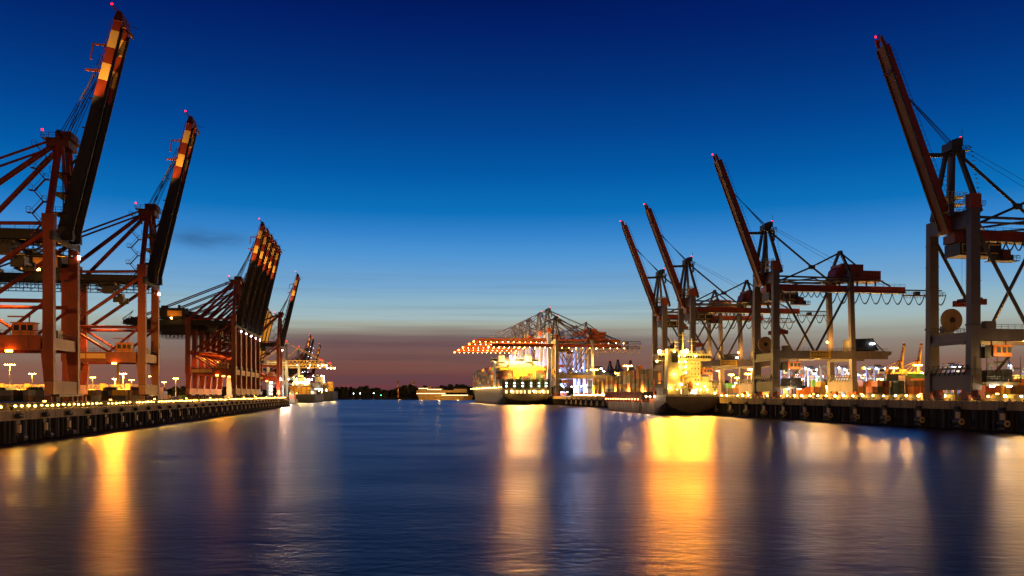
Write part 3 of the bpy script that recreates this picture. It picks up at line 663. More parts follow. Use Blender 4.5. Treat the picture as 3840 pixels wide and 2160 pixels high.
    k = MB(); k.box(4.2, 9.6, -2.2, .6, Z(19), Z(21.8)); k.box(4, 9.8, -2.4, .8, Z(21.8), Z(22)); k.box(2, 4.2, -1.8, .4, Z(18.6), Z(21.6), 1); k.tube((4.8, -.6, Z(22)), (4.8, -.6, Z(23.2)), .2, 6); k.tube((9, -.6, Z(22)), (9, -.6, Z(23.2)), .2, 6)
    cb = k.build('checker_cabin', [M_orl, M_dark], t)
    k = MB()
    for x in (5.2, 6.8, 8.3): k.box(x, x+1.1, -2.26, -2.19, Z(20), Z(21.5))
    k.build('window', glow('cabin window glow', (.6, .55, .2), .16), cb)
    k = MB(); k.beam((9.2, -1.4, Z(18.8)), (5, -1.4, Z(14.2)), .9, .2); k.beam((5, -1.4, Z(14.2)), (7.5, -1.4, Z(11.5)), .9, .2); k.rail([(9.2, -1.9, Z(18.8)), (5, -1.9, Z(14.2))], 1.1, 1.2, .06)
    k.box(1.8, 12, -2.6, 1.6, Z(12.2), Z(12.5)); k.rail([(1.8, -2.6, Z(12.5)), (12, -2.6, Z(12.5)), (12, 1.6, Z(12.5))], 1.2, 1.2, .07)
    for x in (2, 5, 8.5, 11.8): k.tube((x, -2.5, Z(12.5)), (x, -2.5, Z(19)), .12, 5)
    k.box(2.6, 5.4, -1.6, .8, Z(12.5), Z(15.4)); k.box(7, 10.2, -1.6, .8, Z(12.5), Z(15.6)); k.hexa([(2.4, -2.2, Z(11.3)), (11, -2.2, Z(11.3)), (11, 1, Z(11.3)), (2.4, 1, Z(11.3)), (1.8, -2.4, Z(12.2)), (12, -2.4, Z(12.2)), (12, 1.4, Z(12.2)), (1.8, 1.4, Z(12.2))]); k.build('stair_platform', [M_dark], t)
    e = MB(); e.hexa([(35.6, 4, Z(27)), (47, 4, Z(27)), (47, 12, Z(27)), (35.6, 12, Z(27)), (36, 4, Z(31.6)), (44.5, 4, Z(32)), (44.5, 12, Z(32)), (36, 12, Z(31.6))]); e.rail([(34.5, 3, Z(26.6)), (49, 3, Z(26.6))], 1.1, 1.4, .06); e.box(34.5, 49.5, 3, 13, Z(26.4), Z(26.7)); e.beam((44, 4, Z(31.5)), (49, 4, Z(26.8)), .3, .3); e.build('electric_house', M_dark, t)
    e = MB(); e.box(43, 44.8, 3.4, 3.7, Z(29.5), Z(29.9)); e.build('floodlight', G_wht, t)
    l = MB(); l.ball((G-1.9, W, Z(31)), .5, 0, 8); l.build('leg_lamp', G_amb, t)
    for x in (4, 9): l = MB(); l.box(x-.5, x+.5, -2.2, -1.6, Z(11.0), Z(11.25)); l.build('platform_lamp', G_wht, t)
    # boom
    hx, hz = -2.6, 54.0; ang = math.radians(69.0 if raised else 0.0); K = .962 if raised else 1.0; ca, sa = math.cos(ang), math.sin(ang)
    def P(s, d, v): return (hx-s*K*ca+d*sa, v, Z(hz)+s*K*sa+d*ca)      # d to the upper side
    if not raised: hz = 51.4
    g = MB(); n = 6; secs = []
    for i in range(n+1):
        s = -1.2+i*(55.7/n); d = 3.0-.8*i/n
        secs.append([P(s, 0, vm-1.6), P(s, 0, vm+1.6), P(s, d, vm+1.1), P(s, d, vm-1.1)])
    g.loft(secs, 0, (True, True), True)
    g.beam(P(0, -.12, vm-1.75), P(54, -.12, vm-1.75), .5, .3, 1); g.beam(P(0, -.12, vm+1.75), P(54, -.12, vm+1.75), .5, .3, 1)
    g.beam(P(47, -.35, vm-1.8), P(47, -.35, vm+1.8), .5, .7, 0)
    boom = g.build('boom', [gird_m, M_dark], t)
    g = MB(); g.beam(P(54.5, .4, vm-1.2), P(57, .4, vm-1.2), .4, .9); g.beam(P(54.5, .4, vm+1.2), P(57, .4, vm+1.2), .4, .9); g.beam(P(56, .6, vm-1.2), P(56.4, .6, vm+1.2), .4, .5); g.beam(P(55, 2.2, vm), P(56.6, .8, vm), .3, .3)
    g.line([P(57, .4, vm-1.6), P(57.6, -.6, vm-1.6), P(55.2, -1, vm-1.6)], .1); g.build('boom_tip', gird_m, boom)
    g = MB()
    g.line([P(8, 3.9, vm-.9), P(53, 3.1, vm-.9)], .06); 
    for i in range(30): s = 9+i*1.5; g.tube(P(s, 2.4, vm-.9), P(s, 3.9-.8*(s-8)/45, vm-.9), .05, 4)
    g.build('boom_handrail', M_dark, boom)
    if not lit:
        for i in range(9):
            l = MB(); p = Vector(P(3+i*6.0, .15, vm-1.75)); l.ball(p, .3, 0, 6); l.build('boom_lamp', steel('unlit lamp glass', (.4, .3, .18), .3, .1), boom)
    else:
        for i in range(12):
            l = MB(); p = Vector(P(2+i*4.6, -.45, vm-1.4)); l.ball(p, .26, 0, 6); l.build('boom_lamp', G_wrm, boom)
        for i in range(10):
            l = MB(); l.ball((6+i*6.4, vm-1.9, Z(50.7)), .27, 0, 6); l.build('girder_lamp', G_wrm, t)
    if raised:
        g = MB()
        for i, v in enumerate((-1, -.4, .4, 1)): g.tube((-.2, vm+v, Z(77.4)), P(38+i*1.0, 2.6, vm+v), .1, 4)
        g.build('boom_rope', M_rope, t)
        g = MB(); g.beam((-1, vm, Z(74.6)), P(21.5, 2.8, vm), .6, 1.1); g.build('boom_latch', brace_m, t)
        bp = P(57.6, -.3, vm)
    else:
        g = MB()
        for v in (-.9, .9): g.tube((-.6, vm+v, Z(77)), P(27, 2.6, vm+v), .3, 6); g.tube((-.6, vm+v, Z(77.4)), P(47, 2.4, vm+v), .3, 6); g.beam(P(27, 2.4, vm+v), P(26, 7.6, vm+v), .3, .3)
        g.build('fore_stay', brace_m, t)
        g = MB()
        for v in (-.9, .9): g.tube((1, vm+v, Z(77)), (58, vm+v, Z(54)), .3, 6); g.tube((1, vm+v, Z(76)), (36, vm+v, Z(55)), .45, 6)
        for x in (18, 28, 38, 48): g.tube((x, vm-.9, Z(77-23*(x-1)/57)), (x, vm-.9, Z(77-23*(x-1)/57-3.0)), .12, 4)
        g.build('double_back_stay', brace_m, t)
        bp = P(57.2, .8, vm)
        l = MB(); l.ball(P(57.4, -.2, vm), .7, 0, 8); l.build('tip_lamp', G_amb, boom)
    for p in (bp, (2.6, vm, Z(79.6))):
        l = MB(); l.ball(p, .24, 0, 8); l.build('warning_light', G_red, t)
    if lamp is not None:
        for w, v, z in lamp:
            l = MB(); l.box(w-.45, w+.45, v-.3, v+.3, Z(z), Z(z+.4)); l.build('floodlight', G_wht, t)
    return t
AR_R = AR+5.0
gc0 = put(grey_crane('huge grey legged crane at the frame edge, orange boom raised, pale cable reel', 'grey legged cranes with raised orange booms'), AR_R, 204.4, QR)
ch0 = all_kids()
for a, b, lab in ((AR_R, 318.7, 'whole grey legged crane with raised orange boom, rear girder in full view'),
                  (AR_R, 409.2, 'grey legged crane standing behind the bridge of the lit coaster, boom raised'),
                  (AR_R, 452, 'shortest looking raised grey legged crane, behind the funnel of the lit coaster')):
    o = put(copy_tree(gc0, None, ch0), a, b, QR); o['label'] = lab

# ------------------------------------------------------------------ lowered cranes over the container ship
mc0 = put(grey_crane('grey legged crane with its orange boom lowered and glowing cable loops under its girder', 'cranes with lowered orange booms', raised=False, leg_m=steel('pale grey crane paint', (.20, .175, .18), .5, .25), lit=True), AR_R, 741.8, QR)
M_orm = steel('lit orange boom paint', (.46, .09, .014), .5, .3)  # brighter copy of the crane orange, lamp light put into the colour
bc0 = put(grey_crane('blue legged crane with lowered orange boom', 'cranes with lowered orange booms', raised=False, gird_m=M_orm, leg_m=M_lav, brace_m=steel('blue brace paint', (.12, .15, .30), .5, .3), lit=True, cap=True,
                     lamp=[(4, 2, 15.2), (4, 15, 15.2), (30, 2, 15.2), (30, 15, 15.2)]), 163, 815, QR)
bc0.scale = (1.21,)*3; bc0['label'] = 'tallest lit blue legged crane with lowered boom, in front of its row'
ch0 = all_kids()
for b, lab in ((858, 'second blue legged crane with lowered boom, counted from the tallest'), (925, 'middle blue legged crane with lowered boom in the row of five'),
               (976, 'fourth blue legged crane with lowered boom, counted from the tallest'), (1031, 'last and smallest looking blue legged crane with lowered boom over the bow')):
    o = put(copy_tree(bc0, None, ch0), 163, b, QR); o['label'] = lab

def lamp_light(parent, loc, power, col, r=.5, spot=None):
    d = bpy.data.lights.new('lamp_light', 'SPOT' if spot else 'POINT'); d.energy = power; d.color = col; d.shadow_soft_size = r
    o = bpy.data.objects.new('lamp_light', d); C.objects.link(o); o.parent = parent; o.location = loc
    if spot:
        aim, ang, blend = spot; d.spot_size = math.radians(ang); d.spot_blend = blend
        o.rotation_euler = (Vector(aim)-Vector(loc)).to_track_quat('-Z', 'Y').to_euler()
    return o
KW = 1000.0
# floodlights in the portals of the lit cranes
for o, s in [(bc0, 1)] + [(c, 1) for c in bpy.data.objects if c.get('group') == 'cranes with lowered orange booms' and c is not bc0 and c is not mc0]:
    for w, v in ((5, 8), (27, 8)):
        lamp_light(o, (w, v, 15.6-QR), 70*KW, (.58, .74, 1.0), .6)
    lamp_light(o, (-25, 8, 38-QR), 280*KW, (1, .42, .07), .5)  # light added below the boom, no fixture, to brighten its sides
for w, v in ((8, 8), (26, 8)): lamp_light(mc0, (w, v, 20-QR), 4*KW, (1, .72, .5), .6)
lamp_light(mc0, (-25, 8, 38-QR), 30*KW, (1, .50, .12), .5); lamp_light(mc0, (30, -6, 38-QR), 20*KW, (1, .55, .15), .5)  # first one likewise added under the boom without a fixture

# ------------------------------------------------------------------ light masts
def light_mast(h, n=5, wide=2.0, panel=G_flood, thick=.4):
    t = thing('light_mast', '', 'light mast', (0, 0, 0), TH, 'light masts in the terminal')
    b = MB(); b.tube((0, 0, 0), (0, 0, h), thick, 10, 0, thick*.55); b.box(-.8, .8, -.8, .8, 0, .4); b.build('pole', M_pole, t)
    b = MB(); b.beam((-wide, 0, h), (wide, 0, h), .22, .22); b.beam((0, -wide*.7, h), (0, wide*.7, h), .22, .22); b.tube((0, 0, h), (0, 0, h+.9), .12, 5)
    b.build('lamp_frame', M_dark, t)
    b = MB(); b.box(-wide-.9, wide+.9, -.35, .95, h-1.25, h-.02); b.build('lamp_halo', glow('amber lamp halo', (1, .40, .03), 2.6), t)  # glowing box stands in for the amber halo around the lamps
    for i in range(n):
        x = -wide+i*2*wide/(n-1)
        p = MB(); p.hexa([(x-.55, -.6, h-.95), (x+.55, -.6, h-.95), (x+.55, .6, h-.95), (x-.55, .6, h-.95), (x-.3, -.3, h-.15), (x+.3, -.3, h-.15), (x+.3, .3, h-.15), (x-.3, .3, h-.15)]); p.build('floodlight', panel, t)
    return t
big = light_mast(30, 5, 3.6, G_flood, .7); mid = light_mast(24, 4, 2.8, G_flood, .45); slim = light_mast(16, 3, 1.2, G_flood, .22)
chm = all_kids()
used = set()
def mast(src, top, px, py, label, zg, power=0, col=SOD):
    """stand a mast so that its head shows at that height over the horizon"""
    Y = (zg+top-H)*3200/(1479-py)
    o = src if src not in used else copy_tree(src, None, chm); used.add(src)
    X = (px-1920)/3200*Y; o.location = (X, Y, zg); o['label'] = label
    if power: lamp_light(o, (0, -2.4, top-1.6), power*KW, col, 1.0)
    lamp_light(o, (1.5, -6, 5), (4 if top > 20 else 2)*KW, (1, .52, .10), .4)  # low light added beside the mast, no lamp there, brightens the pole
    return o
LM = [(37, 1365, 'tallest light mast under the portal of the huge red crane'), (121, 1400, 'shorter light mast beside the tallest one under the huge red crane'),
      (247, 1409, 'light mast seen between the legs of the huge red crane'), (313, 1387, 'tall light mast just beyond the water side leg of the huge red crane'),
      (348, 1414, 'short light mast under the sign boards of the second red crane'), (431, 1420, 'short light mast beside the thick lit column'),
      (462, 1400, 'tall light mast just past the thick lit column'), (494, 1424, 'smallest light mast between the lit column and the second crane leg'),
      (570, 1410, 'light mast seen between the legs of the second red crane'), (616, 1432, 'low light mast between second crane and the crane cluster'),
      (659, 1418, 'light mast standing just before the cluster of five cranes')]
for i, (px, py, lab) in enumerate(LM): mast(big, 30, px, py, lab, QL, {0: 20, 2: 500, 3: 60, 5: 450, 6: 600}.get(i, 20), (1, .44, .06))
RM = [(mid, 24, 2354, 1369, 'tall light mast over the container stacks behind the coaster hold', 40), (mid, 24, 2318, 1398, 'light mast low over the container stacks, beside the taller one', 20),
      (mid, 24, 2424, 1388, 'light mast beside the funnel of the coaster', 40), (mid, 24, 2228, 1384, 'light mast under the rear of the lowered crane girder', 10),
      (slim, 16, 2697, 1385, 'slim light mast just behind the bridge wing of the coaster', 25), (slim, 16, 2742, 1402, 'slim lamp mast in the glowing yard, one lamp bright orange', 15),
      (slim, 16, 2764, 1414, 'low slim lamp mast in the glowing yard beside the coaster stern', 10), (slim, 16, 2818, 1381, 'slim light mast beside the sea leg of the whole grey crane', 30),
      (mid, 24, 3352, 1377, 'broad light mast over the container stacks, in front of yellow far cranes', 25), (mid, 24, 3441, 1366, 'broad light mast beside the leg of the huge grey crane', 25),
      (slim, 16, 3249, 1376, 'slim lamp mast rising from the blue straddle carrier bay', 20), (slim, 16, 3262, 1420, 'first of three low lamp masts among the orange containers', 8),
      (slim, 16, 3284, 1420, 'middle of three low lamp masts among the orange containers', 8), (slim, 16, 3306, 1420, 'last of three low lamp masts among the orange containers', 8),
      (slim, 16, 3393, 1415, 'low lamp mast beside the dark green container', 8), (slim, 16, 3418, 1415, 'low lamp mast in front of the long brown container', 8),
      (slim, 16, 3442, 1414, 'low lamp mast under the green topped container stack', 8), (slim, 16, 3046, 1426, 'low lamp mast between the lit blue legs under the grey crane', 8),
      (slim, 16, 2803, 1399, 'thin lamp mast between the pale pillars behind the coaster stern', 8)]
for src, top, px, py, lab, pw in RM: mast(src, top, px, py, lab, QR, pw)
# masts added out of view as fill light on cranes and quay faces
for src, top, a, b, z, pw, col, lab in ((big, 30, -150, 120, QL, 30, (1, .46, .09), 'added fill mast at the near end of the red crane quay'), (big, 30, 2, -60, QL, 270, (1, .44, .08), 'added fill mast at the head of the basin, red crane side'),
        (mid, 24, 212, 130, QR, 7, (1, .54, .16), 'added fill mast at the near end of the grey crane quay'), (mid, 24, 110, -60, QL, 62, (1, .50, .13), 'added fill mast at the head of the basin, grey crane side')):
    o = copy_tree(src, None, chm); o.location = F(a, b, z); o['label'] = lab; lamp_light(o, (0, 1.2, top-1.2), pw*KW, col, 1.0)
t = thing('lit_column', 'thick round column lit yellow, rising behind the second red crane', 'column', at(443, 1466, 760)); t.location.z = QL
b = MB(); b.tube((0, 0, 0), (0, 0, 31), 1.4, 12, 0, 1.2); b.build('column_shaft', M_lat, t); b = MB(); b.tube((0, 0, 31), (0, 0, 32), 1.6, 12); b.build('column_head', M_dark, t)
lamp_light(t, (0, -7, 3), 9*KW, SOD, .5)

# ------------------------------------------------------------------ containers
CCOL = {'rust red': (.28, .055, .025), 'orange': (.55, .16, .025), 'ochre yellow': (.60, .36, .04), 'dark green': (.035, .07, .035), 'green': (.05, .24, .04),
        'blue': (.04, .08, .24), 'grey': (.26, .25, .23), 'white': (.66, .63, .55), 'brown': (.16, .075, .03), 'mint': (.25, .5, .36), 'dark grey': (.08, .07, .06)}
CM = {}
NCONT = [0]
def cont_mesh(col, L, hh=2.6):
    k = (col, L)
    if k in CM: return CM[k]
    w = 1.22; b = MB(); n = max(6, int(L/.56))
    for s in (-1, 1):
        pts = []
        for i in range(n):
            y = -L/2+.12+i*(L-.24)/n; d = (L-.24)/n
            pts += [(s*(w-.02), y), (s*(w-.02), y+d*.35), (s*(w-.09), y+d*.5), (s*(w-.09), y+d*.85)]
        pts.append((s*(w-.02), L/2-.12))
        b.loft([[(x, y, .14) for x, y in pts], [(x, y, hh-.12) for x, y in pts]], 0, (False, False))
        b.box(*sorted((s*(w-.12), s*w)), -L/2, L/2, 0, .16); b.box(*sorted((s*(w-.12), s*w)), -L/2, L/2, hh-.14, hh)
        for yy in (-L/2, L/2-.14): b.box(*sorted((s*(w-.14), s*(w+.003))), yy, yy+.14, .16, hh-.14)
    b.box(-w+.1, w-.1, -L/2+.08, L/2-.06, .02, hh-.05)
    b.box(-w+.12, w-.12, -L/2, -L/2+.1, 0, .18); b.box(-w+.12, w-.12, -L/2, -L/2+.1, hh-.16, hh)
    for x in (-.82, -.36, .36, .82): b.tube((x, -L/2+.03, .15), (x, -L/2+.03, hh-.12), .035, 5, 1)
    b.box(-.02, .02, -L/2+.05, -L/2+.09, .18, hh-.16, 1)
    me = bpy.data.meshes.new('container'); me.from_pydata(b.v, [], b.f)
    me.materials.append(steel('container paint '+col, CCOL[col], .55, .3, .5)); me.materials.append(M_pole); me.polygons.foreach_set('material_index', b.m); me.update()
    CM[k] = me; return me
def container(col, loc, rz, label, group, L=12.2):
    o = bpy.data.objects.new('container', cont_mesh(col, L)); C.objects.link(o); o.location = loc; o.rotation_euler = (0, 0, rz)
    NCONT[0] += 1
    return tag(o, label, 'container', group)
TIER = ['bottom', 'second', 'third', 'fourth', 'fifth', 'sixth', 'seventh', 'eighth', 'ninth']
rng = random.Random(21)
# end and side views in the yard on the right: (px, tier, colour, length seen sideways or 0 for the end, distance)
def yard_row(spec, zg, where, group):
    """spec rows: (px_left, px_right, [colours bottom up], Y, side?)"""
    n = 0
    for x0, x1, cols, Y, side in spec:
        n += 1
        L = 12.2 if (side and (x1-x0)/3200*Y > 8.5) else 6.06
        for k, c in enumerate(cols):
            X = ((x0+x1)/2-1920)/3200*Y
            rz = (PI/2 if side else 0)+TH*0.4
            container(c, (X, Y, zg+k*2.6), rz, f'{c} container, {TIER[k]} tier of the {ordw(n)} stack {where}', group, L)
yard_row([(3263, 3275, ['brown', 'orange'], 384, 0), (3276, 3300, ['grey', 'dark green', 'orange'], 388, 0), (3301, 3324, ['orange', 'orange', 'rust red'], 390, 0), (3326, 3353, ['brown', 'dark green', 'ochre yellow'], 392, 0),
          (3355, 3381, ['dark green', 'dark green', 'dark green'], 386, 0), (3382, 3401, ['brown', 'ochre yellow', 'ochre yellow', 'ochre yellow'], 394, 0), (3403, 3411, ['brown', 'dark grey', 'ochre yellow'], 430, 0),
          (3413, 3433, ['orange', 'orange', 'brown'], 380, 0), (3435, 3466, ['rust red', 'rust red', 'brown'], 378, 0), (3468, 3492, ['ochre yellow', 'ochre yellow', 'ochre yellow'], 376, 0),
          (3402, 3478, ['brown', 'brown', 'brown', 'orange', 'green'], 460, 1), (3320, 3400, ['brown', 'brown', 'brown', 'dark green', 'dark grey'], 480, 1), (3226, 3243, ['brown', 'dark green', 'rust red'], 400, 0)],
         QR, 'beyond the lit flood wall', 'containers stacked behind the grey crane quay')
yard_row([(3686, 3747, ['brown', 'rust red'], 330, 1), (3748, 3770, ['ochre yellow', 'ochre yellow'], 330, 0), (3771, 3787, ['orange', 'orange'], 334, 0), (3790, 3834, ['brown', 'brown', 'orange'], 330, 1), (3765, 3787, ['brown', 'brown', 'ochre yellow'], 372, 0),
          (3790, 3860, ['brown', 'brown', 'ochre yellow', 'ochre yellow'], 380, 1)],
         QR, 'under the huge grey crane', 'containers stacked under the huge grey crane')
# tall stacks on the quay beyond the coaster
def coaster_stacks():
    cols = ['brown', 'grey', 'dark green', 'rust red', 'brown', 'ochre yellow', 'brown']
    px = 2226; n = 0
    tops = {0: 5, 1: 5, 2: 4, 3: 5, 4: 5, 5: 5, 6: 6, 7: 6, 8: 6, 9: 6, 10: 7, 11: 6, 12: 6, 13: 6, 14: 8, 15: 8}
    while px < 2470:
        r = (px-1920)/3200
        b = (163-r*25.3)/(.1532+.988*r); p = F(165+rng.uniform(0, 6), b, QR)
        a2 = 166; Y = p.y; X = r*Y+1.2
        for k in range(tops.get(n, 6)):
            c = rng.choice(cols)
            if n in (3, 4): c = ['white', 'blue', 'white', 'orange', 'ochre yellow'][min(k, 4)]
            if n == 7: c = ['white', 'grey', 'rust red', 'white', 'white', 'ochre yellow'][min(k, 5)]
            if n >= 14: c = ['ochre yellow', 'brown', 'ochre yellow', 'orange'][k % 4]
            if n in (9, 10) and k >= 4: c = 'rust red' if n == 9 else 'orange'
            container(c, (X, Y, QR+k*2.92), TH, f'{c} container, {TIER[k]} tier of the {ordw(n+1)} stack beyond the coaster hold', 'containers stacked beyond the coaster hold', 6.06).scale = (1.02, 1, 1.12)
        px += 16.5; n += 1
coaster_stacks()
# low rows behind the lamp wall of the red cranes
def left_yard():
    px = -6; n = 0
    while px < 540:
        n += 1
        side = n % 3 != 0
        Y = 395 if n % 2 else 402
        wpx = (6.06 if side else 2.44)*3200/Y+3
        for k in range(3 if n % 5 else 2):
            if k == 0: continue
            c = rng.choice(['brown', 'dark green', 'brown', 'dark grey', 'rust red', 'grey', 'ochre yellow', 'brown'])
            X = (px+wpx/2-1920)/3200*Y
            container(c, (X, Y, QL+(k-1)*2.6), (PI/2 if side else 0)+TH*.3, f'{c} container, {TIER[k-1]} tier, {ordw(n)} along the rows under the red cranes', 'low container rows under the red cranes', 6.06)
        px += wpx
left_yard()

# ------------------------------------------------------------------ the big container ship, stern to the camera
def container_ship():
    a0, b0 = 127.6, 735.0
    t = thing('container_ship', 'large container ship, glowing yellow stern facing the camera under the lowered cranes', 'ship', F(a0, b0, 0))
    hw = 21.3
    M_hull = steel('ship hull paint', (.19, .165, .10), .5, .3, .25); M_boot = steel('ship boot topping', (.20, .07, .03), .6, .3)
    def sec(y, pts): return [(x, y, z) for x, z in pts] + [(-x, y, z) for x, z in reversed(pts)]
    S = [(0, [(-hw, 9.2), (-20.6, 7.6), (-17, 5.4), (-9, 3.9), (-.01, 3.4)]), (7.9, [(-hw, 9.2), (-21, 6.2), (-18, 2.6), (-9, .8), (-.01, .2)]),
         (8, [(-hw, 14.5), (-21, 6.2), (-18, 2.6), (-9, .8), (-.01, .2)]), (35, [(-hw, 14.5), (-hw, 4), (-20.4, .4), (-16, -2), (-.01, -3)]), (70, [(-hw, 14.5), (-hw, 2), (-hw, -1), (-20, -3), (-.01, -4)]),
         (220, [(-hw, 14.5), (-hw, 2), (-hw, -1), (-20, -3), (-.01, -4)]), (262, [(-hw+1, 15), (-17, 5), (-13, 0), (-8, -3), (-.01, -4)]), (285, [(-15, 17), (-8, 7), (-3.5, 0), (-2, -3), (-.01, -4)]), (300, [(-5.5, 18.5), (-2, 8), (-.6, 0), (-.4, -3), (-.01, -4)])]
    h = MB(); h.loft([sec(y, p) for y, p in S]); h.build('hull', M_hull, t, False)
    d = MB(); 
    bp = [(35, hw+.05), (70, hw+.06), (220, hw+.06), (250, 18.8)]
    for s in (-1, 1): d.loft([[(s*x, y, .0), (s*x, y, 2.2)] for y, x in bp], 0, (False, False))
    d.build('boot_topping', M_boot, t)
    # open mooring deck in the stern
    m = MB(); m.box(-hw, hw, .02, 8, 13.4, 14.6); m.box(-hw, hw, 7.7, 7.95, 9.2, 13.4, 1)
    for i in range(13): x = -20.6+i*3.43; m.box(x-.45, x+.45, .1, .7, 9.2, 13.4)
    m.rail([(-hw, .1, 9.2), (hw, .1, 9.2)], 1.2, 2, .07)
    m.build('mooring_deck', [M_hull, M_dark], t)
    for i, x in enumerate((-17.2, -12, -8.6, -5.2, -1.7, 3.2, 8.6, 12, 15.6, 19)):
        w = MB(); w.box(x-1.3, x+1.3, 7.5, 7.68, 9.8, 12.6); w.build('lit_opening', G_win, t)
        if i % 2 == 0: lamp_light(t, (x, 4, 12.6), 1.2*KW, (1, .62, .2), .3)
    for x in (-14.2, 5.5, 13.6):
        l = MB(); l.ball((x, -.5, 11.8), .7, 0, 8); l.build('stern_floodlight', glow('ship stern floodlight', (1, .50, .10), 160), t)
        br = MB(); br.box(x-.1, x+.1, -.4, .3, 12.2, 12.5); br.build('lamp_arm', M_dark, t)
    # rudder head and draft marks
    r = MB(); r.box(-.4, .4, 1, 4, -1, 3.2); r.build('rudder', M_boot, t)
    # lashing bridge
    lb = MB()
    for z in (17, 19.6, 22): lb.box(-hw, hw, 7.4, 8.6, z-.15, z+.15)
    for i in range(18): x = -hw+i*2*hw/17; lb.box(x-.12, x+.12, 7.5, 8.5, 14.6, 22)
    lb.rail([(-hw, 7.4, 22.1), (hw, 7.4, 22.1)], 1.1, 2.5, .07); lb.build('lashing_bridge', M_dark, t)
    for x in (-17.5, -10.4, -3.3, 4.4, 11.6, 18.2):
        for z in (16.2, 18.8):
            l = MB(); l.box(x-.5, x+.5, 7.0, 7.35, z, z+.55); l.build('lashing_lamp', glow('white lashing lamp', (.85, 1, .9), 22), t)
    # deckhouse, bridge wings, funnels
    k = MB(); k.box(-19.5, 19.5, 68, 80, 14.5, 40.2); k.box(-23, 23, 70, 77, 40.2, 43.2); k.rail([(-23, 70, 43.2), (23, 70, 43.2)], 1.1, 2.5, .08)
    for z in (18, 21.4, 24.8, 28.2, 31.6, 35): k.box(-19.9, 19.9, 67.2, 68, z, z+.15)
    dh = k.build('deckhouse', M_white, t)
    k = MB()
    for z in (36.2, 32.8): 
        for i in range(16): x = -18.4+i*2.35; k.box(x, x+1.0, 67.93, 67.99, z, z+1.2)
    k.build('window', M_glass, dh)
    k = MB(); k.box(-22.6, 22.6, 69.9, 69.98, 41.2, 42.5); k.build('bridge_window', M_glass, dh)
    for x in (-14.4, 11.4):
        k = MB(); k.hexa([(x-3, 58, 36), (x+3, 58, 36), (x+3, 66, 36), (x-3, 66, 36), (x-2.7, 58.5, 45.4), (x+2.7, 58.5, 45.4), (x+2.7, 65.5, 45.4), (x-2.7, 65.5, 45.4)]); k.box(x-3.1, x+3.1, 57.9, 66.1, 38.2, 39.4, 1); k.box(x-2.4, x+2.4, 59, 65, 45.4, 46.3, 2)
        for q in (-1, .6): k.tube((x+q, 61, 46.3), (x+q, 61, 47.6), .5, 8, 2)
        k.build('funnel', [M_white, M_dark, steel('funnel top', (.25, .2, .05))], t)
    k = MB(); k.tube((1, 73, 43.2), (1, 73, 51), .4, 6); k.beam((-2.5, 73, 48.6), (4.5, 73, 48.6), .3, .3); k.beam((-1, 73, 50), (3, 73, 50), .2, .2); k.build('mast', M_white, t)
    for x in (-6.6, -2.0):
        l = MB(); l.ball((x, 57, 44.6), .62, 0, 8); l.build('deckhouse_floodlight', glow('ship top floodlight', (1, .52, .12), 160), t)
        p = MB(); p.tube((x, 57.6, 38), (x, 57.6, 44.6), .2, 5); p.build('lamp_post', M_white, t)
    for x in (-19.4, -15, -9, -4, 2.2, 8, 15, 18.5):
        l = MB(); l.ball((x, 67, 39.6), .42, 0, 6); l.build('deck_lamp', G_wrm, t)
    for i in range(18):
        l = MB(); l.ball((-21.5, 12+i*15, 15.4), .25, 0, 6); l.build('rail_lamp', G_wrm, t)
    # its boxes: one bay behind the lashing bridge, one full bay, a white topped bay; distant bays along the port side
    grp = 'containers in the stern bays of the big container ship'
    cw = 2*hw/17
    def put_c(c, col, y, tier, lab):
        z = 14.7+tier*2.62; x = -hw+cw*(col+.5)
        return container(c, F(a0+x, b0+y, z), TH, lab, grp)
    r2 = random.Random(5)
    dark = ['dark green', 'dark green', 'dark grey', 'brown', 'dark green']
    for c in range(17):
        for k in range(3):
            col = r2.choice(['white', 'mint', 'white']) if c in (1, 4, 7, 10, 13, 15) else r2.choice(dark)
            put_c(col, c, 15, k, f'{col} container behind the ship lashing bridge, {ordw(c+1)} across, {TIER[k]} tier')
        hgt = 3 if c < 4 else (1 if c in (7, 8, 9) else (3 if 13 <= c <= 15 else (2 if c == 10 else 0)))
        for k in range(hgt):
            col = r2.choice(['brown', 'brown', 'rust red']) if c < 4 else r2.choice(['dark green', 'rust red', 'dark green'])
            put_c(col, c, 15, 3+k, f'{col} container above the ship lashing bridge, {ordw(c+1)} across, {["low", "middle", "top"][k]} tier')
        for k in range(4):
            if k == 3 or (4 <= c <= 12) or c == 16:
                if k == 0 and 7 <= c <= 9: continue
                col = r2.choice(['ochre yellow']*6+['orange'])
                put_c(col, c, 29, 3+k, f'{col} container in the yellow second stern bay, {ordw(c+1)} across, {["low", "middle", "upper", "top"][k]} tier')
        if c >= 4:
            put_c('white', c, 43, 7, f'white container on top of the third stern bay, {ordw(c+1)} across').name = 'container'
    for y, hh in ((29, 3), (43, 7)):
        for k in range(0, hh):
            col = r2.choice(['blue', 'brown', 'grey', 'green', 'orange', 'rust red', 'white'])
            put_c(col, 0, y, k, f'{col} container on the port edge of the {"second" if y == 29 else "third"} stern bay, {TIER[k]} tier')
    b = MB(); cl = ['white', 'orange', 'brown', 'grey', 'blue', 'green', 'rust red', 'ochre yellow']
    def boxes(x, y, z, L, mi): b.box(x-1.2, x+1.2, y-L/2, y+L/2, z, z+2.58, mi)
    j = 0
    for y in range(92, 274, 14):
        e = -hw if y < 240 else -hw+(y-240)*.11
        top = 8 if y < 215 else (7 if y < 250 else 6)
        if y in (92, 148): top -= 1
        for k in range(top):
            for c in (0, 1): boxes(e+cw*(c+.5), y, 14.8+k*2.62, 12.2, r2.randrange(8))
    R = Matrix.Rotation(TH, 4, 'Z'); o = F(a0, b0, 0)
